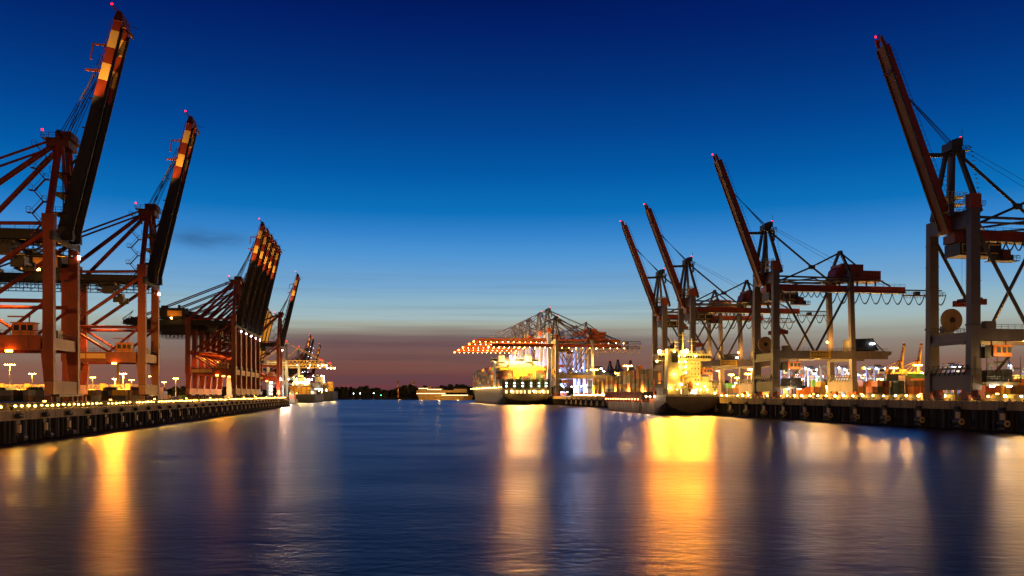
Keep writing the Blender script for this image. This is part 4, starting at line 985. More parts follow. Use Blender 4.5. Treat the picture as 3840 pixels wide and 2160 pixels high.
    b.v = [tuple(R @ Vector(v)+o) for v in b.v]
    # lights over the cargo
    lamp_light(t, (-3, 10, 38), 90*KW, (1, .52, .06), 1.0); lamp_light(t, (8, 8, 37), 60*KW, (1, .52, .06), 1.0)
    for x in (-14, -4, 6, 15): lamp_light(t, (x, 5.5, 25.5), 3.5*KW, (1, .60, .14), .5)
    for y in range(30, 250, 24): lamp_light(t, (-23.2, y, 15.6), 2.6*KW, (1, .58, .16), .4)
    for x in (-14.2, 5.5, 13.6): lamp_light(t, (x, -.9, 11.8), 110*KW, (1, .33, .02), .6, ((x, -300, -20), 75, .4))
    for x in (-6.6, -2.0): lamp_light(t, (x, 56, 44.6), 60*KW, (1, .33, .02), .6, ((x, -300, 20), 60, .4))
    lamp_light(t, (0, 52, 44), 25*KW, (1, .85, .5), .8)
    return b
FAR = container_ship()

# ------------------------------------------------------------------ the lit coaster
def coaster():
    a0, b0 = 137.6, 363.0
    t = thing('coaster_ship', 'small cargo ship with brilliantly lit yellow bridge house and dark stern', 'ship', F(a0, b0, 0))
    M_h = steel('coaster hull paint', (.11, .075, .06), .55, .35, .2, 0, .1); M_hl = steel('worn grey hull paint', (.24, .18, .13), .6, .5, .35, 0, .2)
    hw = 12.4
    def sec(y, pts): return [(x, y, z) for x, z in pts] + [(-x, y, z) for x, z in reversed(pts)]
    S = [(0, [(-hw, 8), (-hw, 5.6), (-10, 3.4), (-5, 1.6), (-.01, .5)]), (6, [(-hw, 8), (-hw, 4), (-11, 1.6), (-6, -.2), (-.01, -1)]), (15.4, [(-hw, 8), (-hw, 2), (-hw+.5, -.5), (-9, -2), (-.01, -3)])]
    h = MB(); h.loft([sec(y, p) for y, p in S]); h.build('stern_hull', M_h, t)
    S = [(15.4, [(-hw, 7.9), (-hw, 2), (-hw+.5, -.5), (-9, -2), (-.01, -3)]), (15.5, [(-hw, 5.2), (-hw, 2), (-hw+.2, -.5), (-9, -2), (-.01, -3)]), (95, [(-hw, 5.2), (-hw, 2), (-hw+.2, -.5), (-9, -2), (-.01, -3)]),
         (108, [(-hw+1.2, 5.6), (-hw+3, 2), (-8, -.5), (-6, -2), (-.01, -3)]), (109, [(-hw+1.2, 8.0), (-hw+3, 2), (-8, -.5), (-6, -2), (-.01, -3)]), (122, [(-6.5, 8.5), (-4.4, 3), (-2.6, -.5), (-2, -2), (-.01, -3)]), (133, [(-.9, 9.2), (-.4, 5), (.0-.05, 2), (-.04, 0), (-.01, -1)])]
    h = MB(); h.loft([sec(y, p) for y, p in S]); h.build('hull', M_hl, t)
    d = MB()
    for s in (-1, 1): d.loft([[(s*(hw+.04), y, 0), (s*(hw+.04), y, .9)] for y in (16, 60, 95)], 0, (False, False))
    d.build('boot_topping', steel('coaster boot topping', (.16, .05, .03), .6, .3), t)
    # bulwark strip at the stern and open deck level with lit openings
    b = MB(); b.box(-hw, hw, 0, .25, 8, 9); b.box(-hw, -hw+.25, .25, 15.4, 8, 9); b.box(hw-.25, hw, .25, 15.4, 8, 9)
    for x in (-4, -2.6, 2.2, 3.2): b.tube((x, -.05, 8.5), (x, .3, 8.5), .28, 8, 1)
    b.build('bulwark', [M_whitey, M_dark], t)
    k = MB(); k.box(-hw+.4, hw-.6, 4.5, 14, 9, 11.6); k.box(-hw, hw, 1.5, 15, 11.6, 11.9)
    for x in (-12, -9.4, -6.6, -3.2, 0, 3.4, 6.8, 9.6, 12): k.box(x-.2, x+.2, 1.6, 2.0, 8, 11.6)
    k.rail([(-hw, 1.6, 11.9), (hw, 1.6, 11.9)], 1.1, 1.6, .05); k.build('poop_deckhouse', M_whitey, t)
    for x0, x1 in ((-11.2, -9.8), (-9.2, -8.2), (-7.8, -6.8), (-6.0, -2.4), (.6, 2.0), (2.4, 3.6)):
        w = MB(); w.box(x0, x1, 4.36, 4.48, 9.3, 11.2); w.build('lit_opening', G_winw, t)
    # accommodation tower
    k = MB(); k.box(-6.2, 6.0, 6, 14, 11.9, 24.3)
    for z in (14.4, 16.9, 19.4, 21.9): k.box(-6.5, 6.3, 4.9, 6, z, z+.14); k.rail([(-6.5, 4.9, z+.14), (6.3, 4.9, z+.14)], 1.0, 1.6, .04)
    s = 1
    for z in (11.9, 14.5, 17.0, 19.5, 22): 
        k.beam((-3.0 if s > 0 else -.2, 5.2, z), (-.2 if s > 0 else -3.0, 5.2, z+2.4), .8, .16, 1)
    k.box(6.0, 11.6, 6, 14, 11.9, 14.6); k.box(7.2, 10.4, 7, 13, 14.6, 17)
    ac = k.build('accommodation', [M_whitey, M_dark], t)
    w = MB()
    for z in (12.8, 15.2, 17.8, 20.3, 22.6):
        for x in (1.6, 3.2, 4.8): w.box(x, x+.55, 5.92, 5.985, z, z+.75)
    w.build('window', M_glass, ac)
    # bridge with wings
    k = MB(); k.hexa([(-13.6, 7, 24.3), (11.4, 7, 24.3), (11.4, 13, 24.3), (-13.6, 13, 24.3), (-13.6, 6.4, 25.3), (11.4, 6.4, 25.3), (11.4, 13, 25.3), (-13.6, 13, 25.3)]); k.box(-13.4, 11.2, 7.6, 12.6, 25.3, 26.7, 0); k.box(-13.8, 11.6, 6.4, 13.2, 26.7, 27.5)
    k.rail([(-13.8, 6.4, 27.5), (11.6, 6.4, 27.5)], 1.1, 1.2, .05); k.box(-3, 0, 8, 11, 27.5, 28.9); k.ball((8, 10, 28.4), .9)
    br = k.build('bridge_deck', M_whitey, t)
    w = MB()
    for i in range(20): x = -13+i*1.22; w.box(x, x+.95, 7.52, 7.58, 25.5, 26.5)
    w.build('bridge_window', M_glass, br)
    # funnel
    k = MB(); k.hexa([(-11.4, .8, 9), (-5.0, .8, 9), (-5.0, 6, 9), (-11.4, 6, 9), (-10.6, 2, 29.4), (-6, 2, 29.4), (-6, 6, 29.4), (-10.6, 6, 29.4)]); k.box(-9.0, -6.3, 1.45, 1.7, 23.2, 28.2, 1)
    k.tube((-8.6, 4, 29.4), (-8.6, 4, 31.2), .5, 8, 1); k.tube((-7.4, 4.2, 29.4), (-7.4, 3.8, 32.4), .55, 8, 1); k.tube((-9.6, 4, 29.4), (-9.6, 4, 30.6), .3, 6, 1); k.build('funnel', [M_whitey, M_dark], t)
    # masts
    for x, top, w in ((-4.8, 34, .35), (-.9, 37.4, .5), (3.4, 34.6, .35)):
        k = MB(); k.tube((x, 10, 27.5), (x, 10, top), w, 6, 0, w*.5)
        if x == -4.8:
            for z in (29, 31, 33): k.beam((x-.9, 10, z), (x+.9, 10, z), .2, .2)
        k.beam((x-2.2, 10, top-1.3), (x+2.2, 10, top-1.3), .22, .22); k.beam((x-1.2, 10, top-3.2), (x+1.2, 10, top-3.2), .16, .16); k.tube((x-1.8, 10, top-1.3), (x-1.8, 10, top), .08, 4); k.build('mast', M_whitey, t)
    # deck crane and lifeboat in its chute
    k = MB(); k.tube((-3.6, 2.6, 9), (-3.6, 2.6, 17.2), .55, 8); k.beam((-3.6, 2.6, 16.6), (3.6, 2.6, 17), .4, .5); k.beam((-3.6, 2.6, 13.8), (-1, 2.6, 16.6), .25, .25); k.build('deck_crane', M_lat, t)
    k = MB(); prof = [(.15, .2), (.75, .8), (1.25, 1.6), (1.3, 2.4), (1.05, 3.4), (.6, 4.2), (.1, 4.5)]
    sc = []
    for j, (r, q) in enumerate(prof): sc.append([(0+r*math.cos(PI*2*i/10), 3.2-q*.25+r*.9*math.sin(2*PI*i/10), 9.8+q*1.15) for i in range(10)])
    k.loft(sc, 0, (True, True), True); k.build('lifeboat', steel('lifeboat orange', (.42, .10, .02), .45, .2), t, True)
    k = MB(); k.beam((-1.2, 2.8, 9), (-1.2, 4.2, 14.6), .25, .25); k.beam((1.2, 2.8, 9), (1.2, 4.2, 14.6), .25, .25); k.beam((-1.2, 3.4, 11.5), (1.2, 3.4, 11.5), .2, .2); k.build('lifeboat_ramp', M_whitey, t)
    # hold coaming with stanchions, lamps and deck gear
    k = MB(); k.box(-hw+1.6, hw-1.6, 40, 108, 5.2, 10.2); y = 40.5
    while y < 108: k.box(-hw+1.1, -hw+1.6, y, y+.35, 5.2, 10.3, 1); y += 2.0
    k.box(-hw+1.0, -hw+1.7, 40, 108, 10.2, 10.5, 1); k.build('hatch_coaming', [M_dark, M_redd], t)
    for i in range(13):
        l = MB(); l.ball((-hw+.5, 43+i*5, 6.6), .32, 0, 6); l.build('deck_lamp', glow('reddish deck lamp', (1, .3, .08), 26), t)
        p = MB(); p.tube((-hw+.5, 43+i*5, 5.2), (-hw+.5, 43+i*5, 6.3), .14, 5); p.build('lamp_post', M_orl, t)
    for y in (20, 27, 33):
        l = MB(); l.ball((-hw+1.5, y, 8.0), .4, 0, 6); l.build('deck_lamp', G_wrm, t); p = MB(); p.tube((-hw+1.5, y, 5.2), (-hw+1.5, y, 7.6), .14, 5); p.build('lamp_post', M_orl, t)
    k = MB(); k.rail([(-hw+.1, 15.6, 5.2), (-hw+.1, 40, 5.2)], 1.1, 1.5, .06); k.box(-hw+2, -hw+5, 18, 30, 5.2, 7.0); k.tube((-10, 24, 5.2), (-10, 24, 16), .4, 6); k.build('deck_gear', M_orl, t)
    k = MB(); k.line([(-hw-.1, 34, 5.2), (-hw-.1, 36, .4)], .12); k.line([(-hw-.1, 37, 5.2), (-hw-.1, 39, .4)], .12)
    for i in range(7): k.tube((-hw-.1, 34.3+i*.28, 4.6-i*.65), (-hw-.1, 37.3+i*.28, 4.6-i*.65), .05, 4)
    k.build('boarding_ladder', M_dark, t)
    M_mr = steel('mooring rope', (.6, .45, .15), .8, .2)
    for p, q, dr, rr in (((-2, 131, 9.2), (hw+3.5, 148, QR+.6), .6, .14), ((2, 128, 9), (hw+3, 120, QR+.6), .4, .1), ((hw, .5, 8.6), (hw+2.6, -14, QR+.6), .8, .14), ((hw, .5, 8.6), (hw+2.6, -8, QR+.6), .5, .12)):
        k = MB(); k.sag(p, q, dr, rr); k.build('mooring_rope', M_mr, t)
    # lamps
    for x, y, z, r in ((-13.2, 6, 28.2, .75), (-.6, 6.2, 28.6, .75)):
        l = MB(); l.ball((x, y, z), r, 0, 10); l.build('bridge_floodlight', glow('coaster bridge floodlight', (1, .55, .12), 220), t)
        p = MB(); p.tube((x, y+.3, 27.5), (x, y+.1, z), .12, 5); p.build('lamp_post', M_whitey, t)
    for x, y, z in ((-14, 7.5, 23.9), (-8.2, .9, 28), (-4.6, 4.7, 23.6), (-4.6, 4.7, 21.2), (-1.6, 4.7, 23.7), (-1.4, 4.7, 21.4), (-1.4, 4.7, 18.8), (-5.8, 4.5, 18.4), (-4.4, 5.8, 26.3), (3.6, 5.8, 26.3), (-1.6, 5.6, 26.4),
                    (-10.6, 1.4, 13.4), (-7.8, 1.4, 13.4), (-5.4, .6, 13.4), (-4.8, .6, 13.4), (4.2, 4.8, 13.6), (5, 3.5, 11.2), (8.2, 4, 11.2), (7.4, 4.2, 12.6), (11, 1.2, 9.6), (2.2, 1.2, 11.2), (-6.8, 1.2, 11.2)):
        l = MB(); l.ball((x, y, z), .36, 0, 8); l.build('deck_lamp', glow('coaster deck lamp', (1, .60, .14), 90), t)
    for x, y, z, p in ((-2, .5, 21, 5.5), (3.5, 0, 16, 5), (-8, .3, 18, 3), (9, 1.5, 16, 3), (0, 4, 31, 4), (-10, .4, 12, 2), (-4, 1, 27, 2), (6, 1, 23, 2.5)):
        lamp_light(t, (x, y, z), p*.45*KW, (1, .55, .09), .6)
    for y in range(20, 110, 15): lamp_light(t, (-14.2, y, 7.5), .9*KW, (1, .66, .35), .4)
    for x in (-13.2, -.6, 5): lamp_light(t, (x, 4.2, 28.2), (125 if x < 4 else 85)*KW, (1, .29, .006), .8, ((-137, -363, -10), 44, .5))
    for x in (-7.8, 2.2, 8.2): lamp_light(t, (x, .2, 11.6), 24*KW, (1, .36, .012), .5, ((-137, -363, -10), 50, .5))
    lamp_light(t, (-2, 40, 22), 9*KW, (1, .58, .16), 1.0)
coaster()

# added spots under the red crane girders stand in for yard light
for o in [c for c in bpy.data.objects if c.get('group') == 'red cranes with raised banded booms']:
    lamp_light(o, (-9, 7.7, 41-QL), 190*KW, (1, .42, .06), .8, ((-11, 7.7, 0), 100, .5))

for o in [c for c in bpy.data.objects if c.get('group') == 'red cranes with raised banded booms']:
    lamp_light(o, (-12, 17.5, 20.5-QL), 60*KW, (1, .42, .06), .5, ((-12, 90, 2), 80, .5))  # added portal spot, no fixture, lights the front of the next crane
    second = 'second red crane along' in o['label']
    b = o.matrix_basis.translation; to = Vector((-b.x, -b.y, -6)); to = Matrix.Rotation(-TH, 4, 'Z') @ to
    lamp_light(o, (-8, -1.1, 18.2-QL), (75 if second else (2 if 'huge' in o['label'] else 7))*KW, (1, .31, .012), .5, (to, 50, .5))
    if second: lamp_light(o, (-19.5, -1.1, 27.0-QL), 110*KW, (1, .29, .012), .5, (to, 50, .5))
    lamp_light(o, (1.2, 1.6, 68.6-QL), 75*KW, (1, .50, .12), .4, ((13, 4, 95-QL), 46, .6))  # mast head lamp added to brighten the boom bands
    fx = MB(); fx.box(.8, 1.6, 1.5, 2.1, 67.6-QL, 68.2-QL); fx.beam((1.2, 2, 67.4-QL), (1.2, 4.4, 67.2-QL), .2, .2); fx.build('added_lamp_bracket', M_dark, o)
    if 'single' in o['label']: lamp_light(o, (3.5, -5, 4), 26*KW, (1, .62, .4), .5); lamp_light(o, (4, 20, 14), 14*KW, (1, .62, .4), .5)
    fx = MB(); fx.box(-8.6, -7.4, -1.5, -.7, 18.3-QL, 18.75-QL); fx.build('floodlight', G_amb, o)
for o in [c for c in bpy.data.objects if c.get('label') == 'added fill mast at the near end of the red crane quay']:
    lamp_light(o, (0, 1.4, 28.5), 90*KW, (1, .40, .05), .8, ((70, 85, 6), 46, .6))  # extra spot on the added mast brightens the nearest red crane
# ------------------------------------------------------------------ far quay on the left: ships, lattice cranes, cream boomed cranes
def far_ship(name, label, px0, px1, Y, hullz, mh, cargo, house, funnel, lamps, L=190):
    x0, x1 = (px0-1920)/3200*Y, (px1-1920)/3200*Y
    t = thing(name, label, 'ship', ((x0+x1)/2, Y, 0)); hw = (x1-x0)/2; s = Y/3200
    h = MB(); sec = lambda y, p: [(x, y, z) for x, z in p]+[(-x, y, z) for x, z in reversed(p)]
    h.loft([sec(0, [(-hw, hullz), (-hw*.95, hullz*.55), (-hw*.8, .6), (-.01, .2)]), sec(14, [(-hw, hullz), (-hw, 2), (-hw*.9, -2), (-.01, -3)]), sec(L*.75, [(-hw, hullz), (-hw, 2), (-hw*.9, -2), (-.01, -3)]), sec(L, [(-.8, hullz+3), (-.4, 5), (-.3, 0), (-.01, -2)])]); h.build('hull', mh, t)
    def zz(y): return H+(1479-y)*s
    def xx(px): return (px-(px0+px1)/2)*s
    for i, (a, b, y0, y1, yy, m) in enumerate(house):
        k = MB(); k.box(xx(a), xx(b), yy, yy+12, zz(y0), zz(y1)); 
        for q in range(1, 4): k.box(xx(a)-.6, xx(b)+.6, yy-1.2, yy, zz(y0)+(zz(y1)-zz(y0))*q/4, zz(y0)+(zz(y1)-zz(y0))*q/4+.2)
        k.build('deckhouse', m, t)
    a, b, y0, y1, yy = funnel
    k = MB(); k.box(xx(a), xx(b), yy, yy+6, zz(y0), zz(y1)); k.box(xx(a)-.05, xx(b)+.05, yy-.05, yy+6.05, zz(y0)+(zz(y1)-zz(y0))*.45, zz(y0)+(zz(y1)-zz(y0))*.62, 1); k.tube(((xx(a)+xx(b))/2, yy+3, zz(y1)), ((xx(a)+xx(b))/2, yy+3, zz(y1)+1.6), 1.2, 8, 1); k.build('funnel', [M_whitey, M_dark], t)
    for px, py, yy, g, r in lamps:
        l = MB(); l.ball((xx(px), yy, zz(py)), r, 0, 6); l.build('deck_lamp', g, t)
    R = Matrix.Rotation(TH, 4, 'Z'); o = Vector(t.location)
    for a, b, y0, y1, yy, ms in cargo:       # boxes in its bays go with the distant containers
        n = max(1, int((xx(b)-xx(a))/2.5)); k = max(1, int((zz(y1)-zz(y0))/2.6)); w = (xx(b)-xx(a))/n
        for i in range(n):
            for j in range(k):
                m = rng.choice(ms); q = len(FAR.v); FAR.box(xx(a)+i*w+.04, xx(a)+(i+1)*w-.04, yy, yy+12.2, zz(y0)+j*2.62, zz(y0)+j*2.62+2.56, m)
                FAR.v[q:] = [tuple(R @ Vector(v)+o) for v in FAR.v[q:]]
                if m == 7 and rng.random() < .35:
                    q = len(FAR.v); FAR.box(xx(a)+i*w+.5, xx(a)+(i+1)*w-.5, yy-.06, yy, zz(y0)+j*2.62+.8, zz(y0)+j*2.62+2.0, 8); FAR.v[q:] = [tuple(R @ Vector(v)+o) for v in FAR.v[q:]]
    return t
M_hb = steel('dark blue ship hull', (.05, .055, .085), .5, .3); M_hk = steel('black ship hull', (.03, .028, .025), .5, .3)
s3 = far_ship('cargo_ship', 'ship with yellow container stern and dark blue hull beyond the end of the quay', 1105, 1182, 930, 9.2, M_hb,
    [(1083, 1160, 1478, 1447, 14, [7, 7, 7, 1]), (1163, 1180, 1478, 1457, 12, [0, 0, 3])], [(1091, 1152, 1447, 1418, 30, M_whitey)], (1112, 1129, 1425, 1405, 26),
    [(1093+i*8, 1433, 28, G_wht if i % 3 else G_wrm, .45) for i in range(8)]+[(1096, 1441, 13, G_wrm, .5), (1110, 1441, 13, G_wrm, .4), (1141, 1441, 13, G_wrm, .5), (1148, 1441, 13, G_wrm, .4), (1104, 1418, 28, G_wht, .5), (1134, 1418, 28, G_wrm, .5), (1148, 1420, 28, G_wht, .5), (1110, 1475, 10, G_amb, .5), (1093, 1414, 28, G_wrm, .4), (1152, 1425, 28, G_wht, .4), (1166, 1470, 11, G_wht, .5), (1164, 1423, 12, glow('greenish white floodlight', (.7, 1, .75), 150), .6), (1080, 1422, 12, G_wht, .6)])
s4 = far_ship('cargo_ship', 'black hulled container ship beyond the yellow stern, bow toward the open water', 1182, 1247, 1150, 13.4, M_hk,
    [(1163, 1207, 1464, 1431, 14, [3, 3, 8, 3]), (1217, 1240, 1466, 1426, 60, [7, 1, 7]), (1208, 1217, 1466, 1436, 30, [7, 2])], [(1176, 1196, 1431, 1410, 34, M_whitey), (1197, 1208, 1440, 1408, 34, M_whitey)], (1181, 1189, 1420, 1402, 30),
    [(1182, 1459, 12, G_wht, .5), (1193, 1459, 12, G_wht, .5), (1204, 1459, 12, G_wht, .5), (1182, 1464, 12, G_wht, .5), (1194, 1465, 12, G_wht, .5), (1205, 1465, 12, G_wht, .5), (1222, 1460, 12, G_wrm, .5), (1222, 1465, 12, G_wht, .5), (1189, 1474, -1, G_wrm, .5), (1200, 1474, -1, G_wrm, .5), (1207, 1472, -1, G_amb, .5), (1168, 1407, 30, G_wht, .6), (1201, 1407, 30, G_wht, .6), (1210, 1409, 30, G_wrm, .5), (1209, 1417, 30, G_wht, .5), (1209, 1425, 30, G_wrm, .6), (1211, 1432, 30, G_wrm, .5)])
for t, l in ((s3, [((-2, -6, 26), 16), ((6, 6, 34), 10)]), (s4, [((0, -6, 32), 14), ((10, 40, 30), 20)])):
    for p, pw in l: lamp_light(t, p, pw*KW, (1, .66, .16), 1.0)
for px, b, lab in ((1094, 0, ''),):
    t = thing('feeder_boat', 'small feeder boat with white and red boxes moored at the quay end', 'boat', at(1094, 1479, 800)); t.location.z = 0
    k = MB(); k.loft([[(-3, 0, 4.5), (-2.6, 0, .4), (2.6, 0, .4), (3, 0, 4.5)], [(-3, 26, 4.5), (-2.9, 26, -.5), (2.9, 26, -.5), (3, 26, 4.5)], [(-.3, 34, 5.8), (-.2, 34, 0), (.2, 34, 0), (.3, 34, 5.8)]]); k.build('hull', steel('feeder hull grey', (.35, .33, .3)), t)
    k = MB(); k.box(-2.4, 2.4, 1, 7, 4.5, 9); k.box(-2.6, 2.6, .8, 7.2, 9, 9.3); k.build('wheelhouse', steel('feeder house red', (.5, .12, .06)), t)
    k = MB(); k.box(-2.4, .2, 9, 15, 4.5, 12.2); k.box(.3, 2.5, 9, 15, 4.5, 9.6); k.build('deck_locker', M_white, t)
    l = MB(); l.ball((-1.5, .4, 9.8), .35, 0, 6); l.build('deck_lamp', G_amb, t); lamp_light(t, (0, -5, 9), 5*KW, (1, .8, .6), .4)

# lit blocks of boxes deeper in the yard
r9 = random.Random(11)
def far_block(px0, px1, Y, zg, tiers, L=12.2, skip=.15):
    p0, p1 = at(px0, 1479, Y), at(px1, 1479, Y); x = p0.x
    while x < p1.x:
        t_ = r9.choice(tiers); side = r9.random() < .35; w = 6.06 if side else 2.44
        if r9.random() > skip:
            for k in range(t_): FAR.box(x, x+w, Y, Y+(2.44 if side else L), zg+k*2.62, zg+k*2.62+2.58, r9.choice([1, 2, 2, 6, 7, 7, 3, 8, 5, 4]))
        x += w+.25
for px0, px1, Y, ti in ((2730, 2960, 470, (2, 3)), (2740, 3000, 600, (3, 4)), (3050, 3260, 560, (3, 4, 4)), (3240, 3500, 540, (4, 4, 5)), (3240, 3520, 700, (4, 5, 6)), (3560, 3700, 520, (3, 4)), (3660, 3900, 480, (4, 5)), (3660, 3900, 640, (5, 6))):
    far_block(px0, px1, Y, QR, ti)
for px0, px1, Y, ti in ((-10, 560, 470, (1, 2, 2)), (-10, 600, 560, (2, 2, 3)), (590, 700, 620, (1, 2))):
    far_block(px0, px1, Y, QL, ti)
# everything too many and too small to count: the boxes of the distant bays
far_m = [steel('container paint '+c, CCOL[c]) for c in ('white', 'orange', 'brown', 'grey', 'blue', 'green', 'rust red', 'ochre yellow', 'dark grey')]
# index 3 is read as grey or olive there
tag(FAR.build('distant_containers', far_m), 'mass of small containers stacked along the bays of the moored ships', 'containers', None, 'stuff')

def lattice_crane():
    t = thing('lattice_crane', 'yellow lattice boom crane lowered over the ship with yellow stern', 'crane', (0, 0, 0), TH, 'yellow lattice boom cranes')
    Ml = steel('pale lit crane steel', (.45, .46, .46), .5, .2)
    for u in (0, -20):
        for v in (0, 14):
            b = MB(); b.beam((u, v, 0), (u, v, 41), 1.6, 1.6); b.build('leg', Ml, t)
    for v in (0, 14):
        b = MB(); b.beam((-20, v, 16), (0, v, 16), 1.2, 1.6); b.beam((-20, v, 16), (0, v, 30), .6, .6); b.beam((0, v, 16), (-20, v, 30), .6, .6); b.beam((-20, v, 39), (0, v, 39), 1, 1.4); b.build('portal_beam', Ml, t)
    b = MB(); b.tube((0, 0, 41), (0, 6, 62), .6, 6); b.tube((0, 14, 41), (0, 8, 62), .6, 6); b.tube((-6, 7, 41), (0, 7, 62), .4, 6); b.build('mast_leg', M_mauved, t)
    b = MB()
    for v in (4.5, 9.5):
        b.beam((-30, v, 36.5), (42, v, 36.5), .7, .8); b.beam((-24, v, 41.5), (38, v, 41.5), .5, .5); b.beam((38, v, 41.5), (42, v, 36.5), .4, .4)
        for i in range(17):
            x = -28+i*4.1; b.beam((x, v, 36.7), (x+2.05, v, 41.3), .28, .28); b.beam((x+2.05, v, 41.3), (x+4.1, v, 36.7), .28, .28)
    for i in range(9): b.beam((-26+i*8, 4.5, 36.5), (-26+i*8, 9.5, 36.5), .3, .3)
    bm = b.build('lattice_boom', M_lat, t)
    b = MB()
    for v in (5, 9): b.tube((0, v, 61.5), (38, v, 41.6), .3, 6); b.tube((0, v, 61.5), (-26, v, 41), .3, 6)
    b.build('boom_stay', M_lat, t)
    for x, g, r in ((12, G_wht, .4), (26, G_wrm, .5), (35, G_wht, .6), (39.5, glow('boom tip floodlight', (1, .80, .4), 28), 1.0), (42.6, G_amb, .6), (44, glow('boom tip floodlight', (1, .80, .4), 28), .9)):
        l = MB(); l.ball((x, 4, 36), r, 0, 8); l.build('boom_lamp', g, bm)
    for p in ((0, 7, 63), (39, 4, 42.4), (37, 9, 42.4)):
        l = MB(); l.ball(p, .55, 0, 6); l.build('warning_light', G_red, t)
    lamp_light(t, (18, -9, 30), 14*KW, (1, .62, .15), .8); lamp_light(t, (-10, 7, 8), 9*KW, (.75, .95, 1), .8); lamp_light(t, (-8, -8, 34), 8*KW, (1, .7, .25), .8)
    return t
lc = lattice_crane(); put(lc, -104, 985, QL); chx = all_kids()
lc2 = put(copy_tree(lc, None, chx), -100, 1090, QL); lc2['label'] = 'yellow lattice boom crane with white tip lights over the black hulled ship'
for o in (lc2,):
    lamp_light(o, (18, -9, 30), 14*KW, (1, .62, .15), .8); lamp_light(o, (-10, 7, 8), 9*KW, (.75, .95, 1), .8)
cream = red_crane('', 'distant cranes with pale yellow raised booms', M_redd, [M_cream, M_cream, M_cream], M_char, 76.5, False); chx = all_kids()
for i, (a, b, lab) in enumerate(((-126, 890, 'distant crane with pale yellow raised boom, tallest looking of its three'), (-128, 927, 'distant crane with pale yellow raised boom, middle of its three'), (-131, 972, 'distant crane with pale yellow raised boom, shortest looking of its three'))):
    o = put(cream if i == 0 else copy_tree(cream, None, chx), a, b, QL); o['label'] = lab
    lamp_light(o, (30, -14, 62), 20*KW, (1, .55, .12), 1)
darkc = red_crane('', 'distant dark cranes with lamps along raised booms', M_char, [M_char]*3, M_dark, 77, False)
for i in range(6):
    l = MB(); l.ball((5+i*1.7, 4.2, 44+i*7.6-QL), .6, 0, 6); l.build('boom_lamp', glow('dim white boom lamp', (.8, .85, 1), 3), darkc)
chx = all_kids()
for i, (a, b, lab) in enumerate(((-118, 1331, 'dark distant crane with small lamps up its raised boom, taller looking of two'), (-117, 1375, 'dark distant crane with small lamps up its raised boom, shorter looking of two'))):
    o = put(darkc if i == 0 else copy_tree(darkc, None, chx), a, b, QL); o['label'] = lab
# bright stair tower, pale gantry and lattice pipe bridge among the red cranes
t = thing('stair_tower', 'slim stair tower with a column of white lamps behind the last red crane leg', 'tower', F(-84, 690, QL))
b = MB()
for x in (-1, 1):
    for y in (-1, 1): b.tube((x, y, 0), (x, y, 15), .12, 5)
for z in (3, 6, 9, 12, 15): b.box(-1.1, 1.1, -1.1, 1.1, z-.1, z)
b.build('stair_frame', M_pole, t)
for z in (3.4, 6.4, 9.4, 12.4):
    l = MB(); l.box(-.9, .9, -1.5, -1.15, z-.4, z+.5); l.build('floodlight', glow('stair tower floodlight', (1, .92, .8), 25), t)
lamp_light(t, (0, -4, 8), 4*KW, (1, .9, .75), .6)
t = thing('pale_gantry', 'pale square column and beam standing between the legs of the crane cluster', 'gantry', at(862, 1479, 640)); t.location.z = QL
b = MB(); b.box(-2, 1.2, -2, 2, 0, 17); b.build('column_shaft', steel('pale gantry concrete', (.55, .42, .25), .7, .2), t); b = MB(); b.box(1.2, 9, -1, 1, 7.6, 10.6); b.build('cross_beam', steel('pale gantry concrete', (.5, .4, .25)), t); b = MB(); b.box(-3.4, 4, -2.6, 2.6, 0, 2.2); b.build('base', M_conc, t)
lamp_light(t, (-4, -14, 10), 14*KW, SOD, .5); lamp_light(t, (12, -10, 4), 10*KW, (.9, .9, 1), .5)
def pipe_bridge():
    t = thing('lattice_bridge', 'long yellow lattice bridge running low behind the container rows and crane legs', 'lattice bridge', at(-40, 1479, 600), 0); t.location.z = 0
    s = 600/3200; x0 = 0; x1 = 585*s
    zl, zh = 12.4, 15.6
    m = MB()
    for y in (-1.2, 1.2):
        m.beam((x0, y, zl), (x1, y, zl), .3, .34); m.beam((x0, y, zh), (x1, y, zh), .26, .3); x = x0
        while x < x1-3: m.beam((x, y, zl), (x+1.7, y, zh), .18, .18); m.beam((x+1.7, y, zh), (x+3.4, y, zl), .18, .18); x += 3.4
    m.build('lattice_truss', M_lat, t)
    for x in (8, 27, 45, 62, 80, 98):
        p = MB(); p.box(x-.5, x+.5, -1.4, 1.4, QL, zl-.2); p.box(x-1.6, x+1.6, -1.3, 1.3, zl+.2, zh+1.0); p.build('support_post', M_lat, t)
    for x in (16, 40, 66, 92): lamp_light(t, (x, -9, 11), 34*KW, (1, .50, .09), .5)
    for x in (22, 52, 74):
        l = MB(); l.ball((x, -1.7, 12), .35, 0, 6); l.build('lamp', G_soft, t)
pipe_bridge()

for o in [c for c in bpy.data.objects if c.get('group') == 'grey legged cranes with raised orange booms']:
    lamp_light(o, (22, 8, 22-QR), 9*KW, (1, .54, .12), .6); lamp_light(o, (6, -3.5, 10.4-QR), 2.2*KW, (1, .75, .4), .4); lamp_light(o, (31, 12, 31-QR), 7*KW, (1, .45, .08), .5); lamp_light(o, (8, -6, 19-QR), 1.5*KW, (1, .6, .2), .4)  # the portal light, without fixture, is added to brighten the yard containers
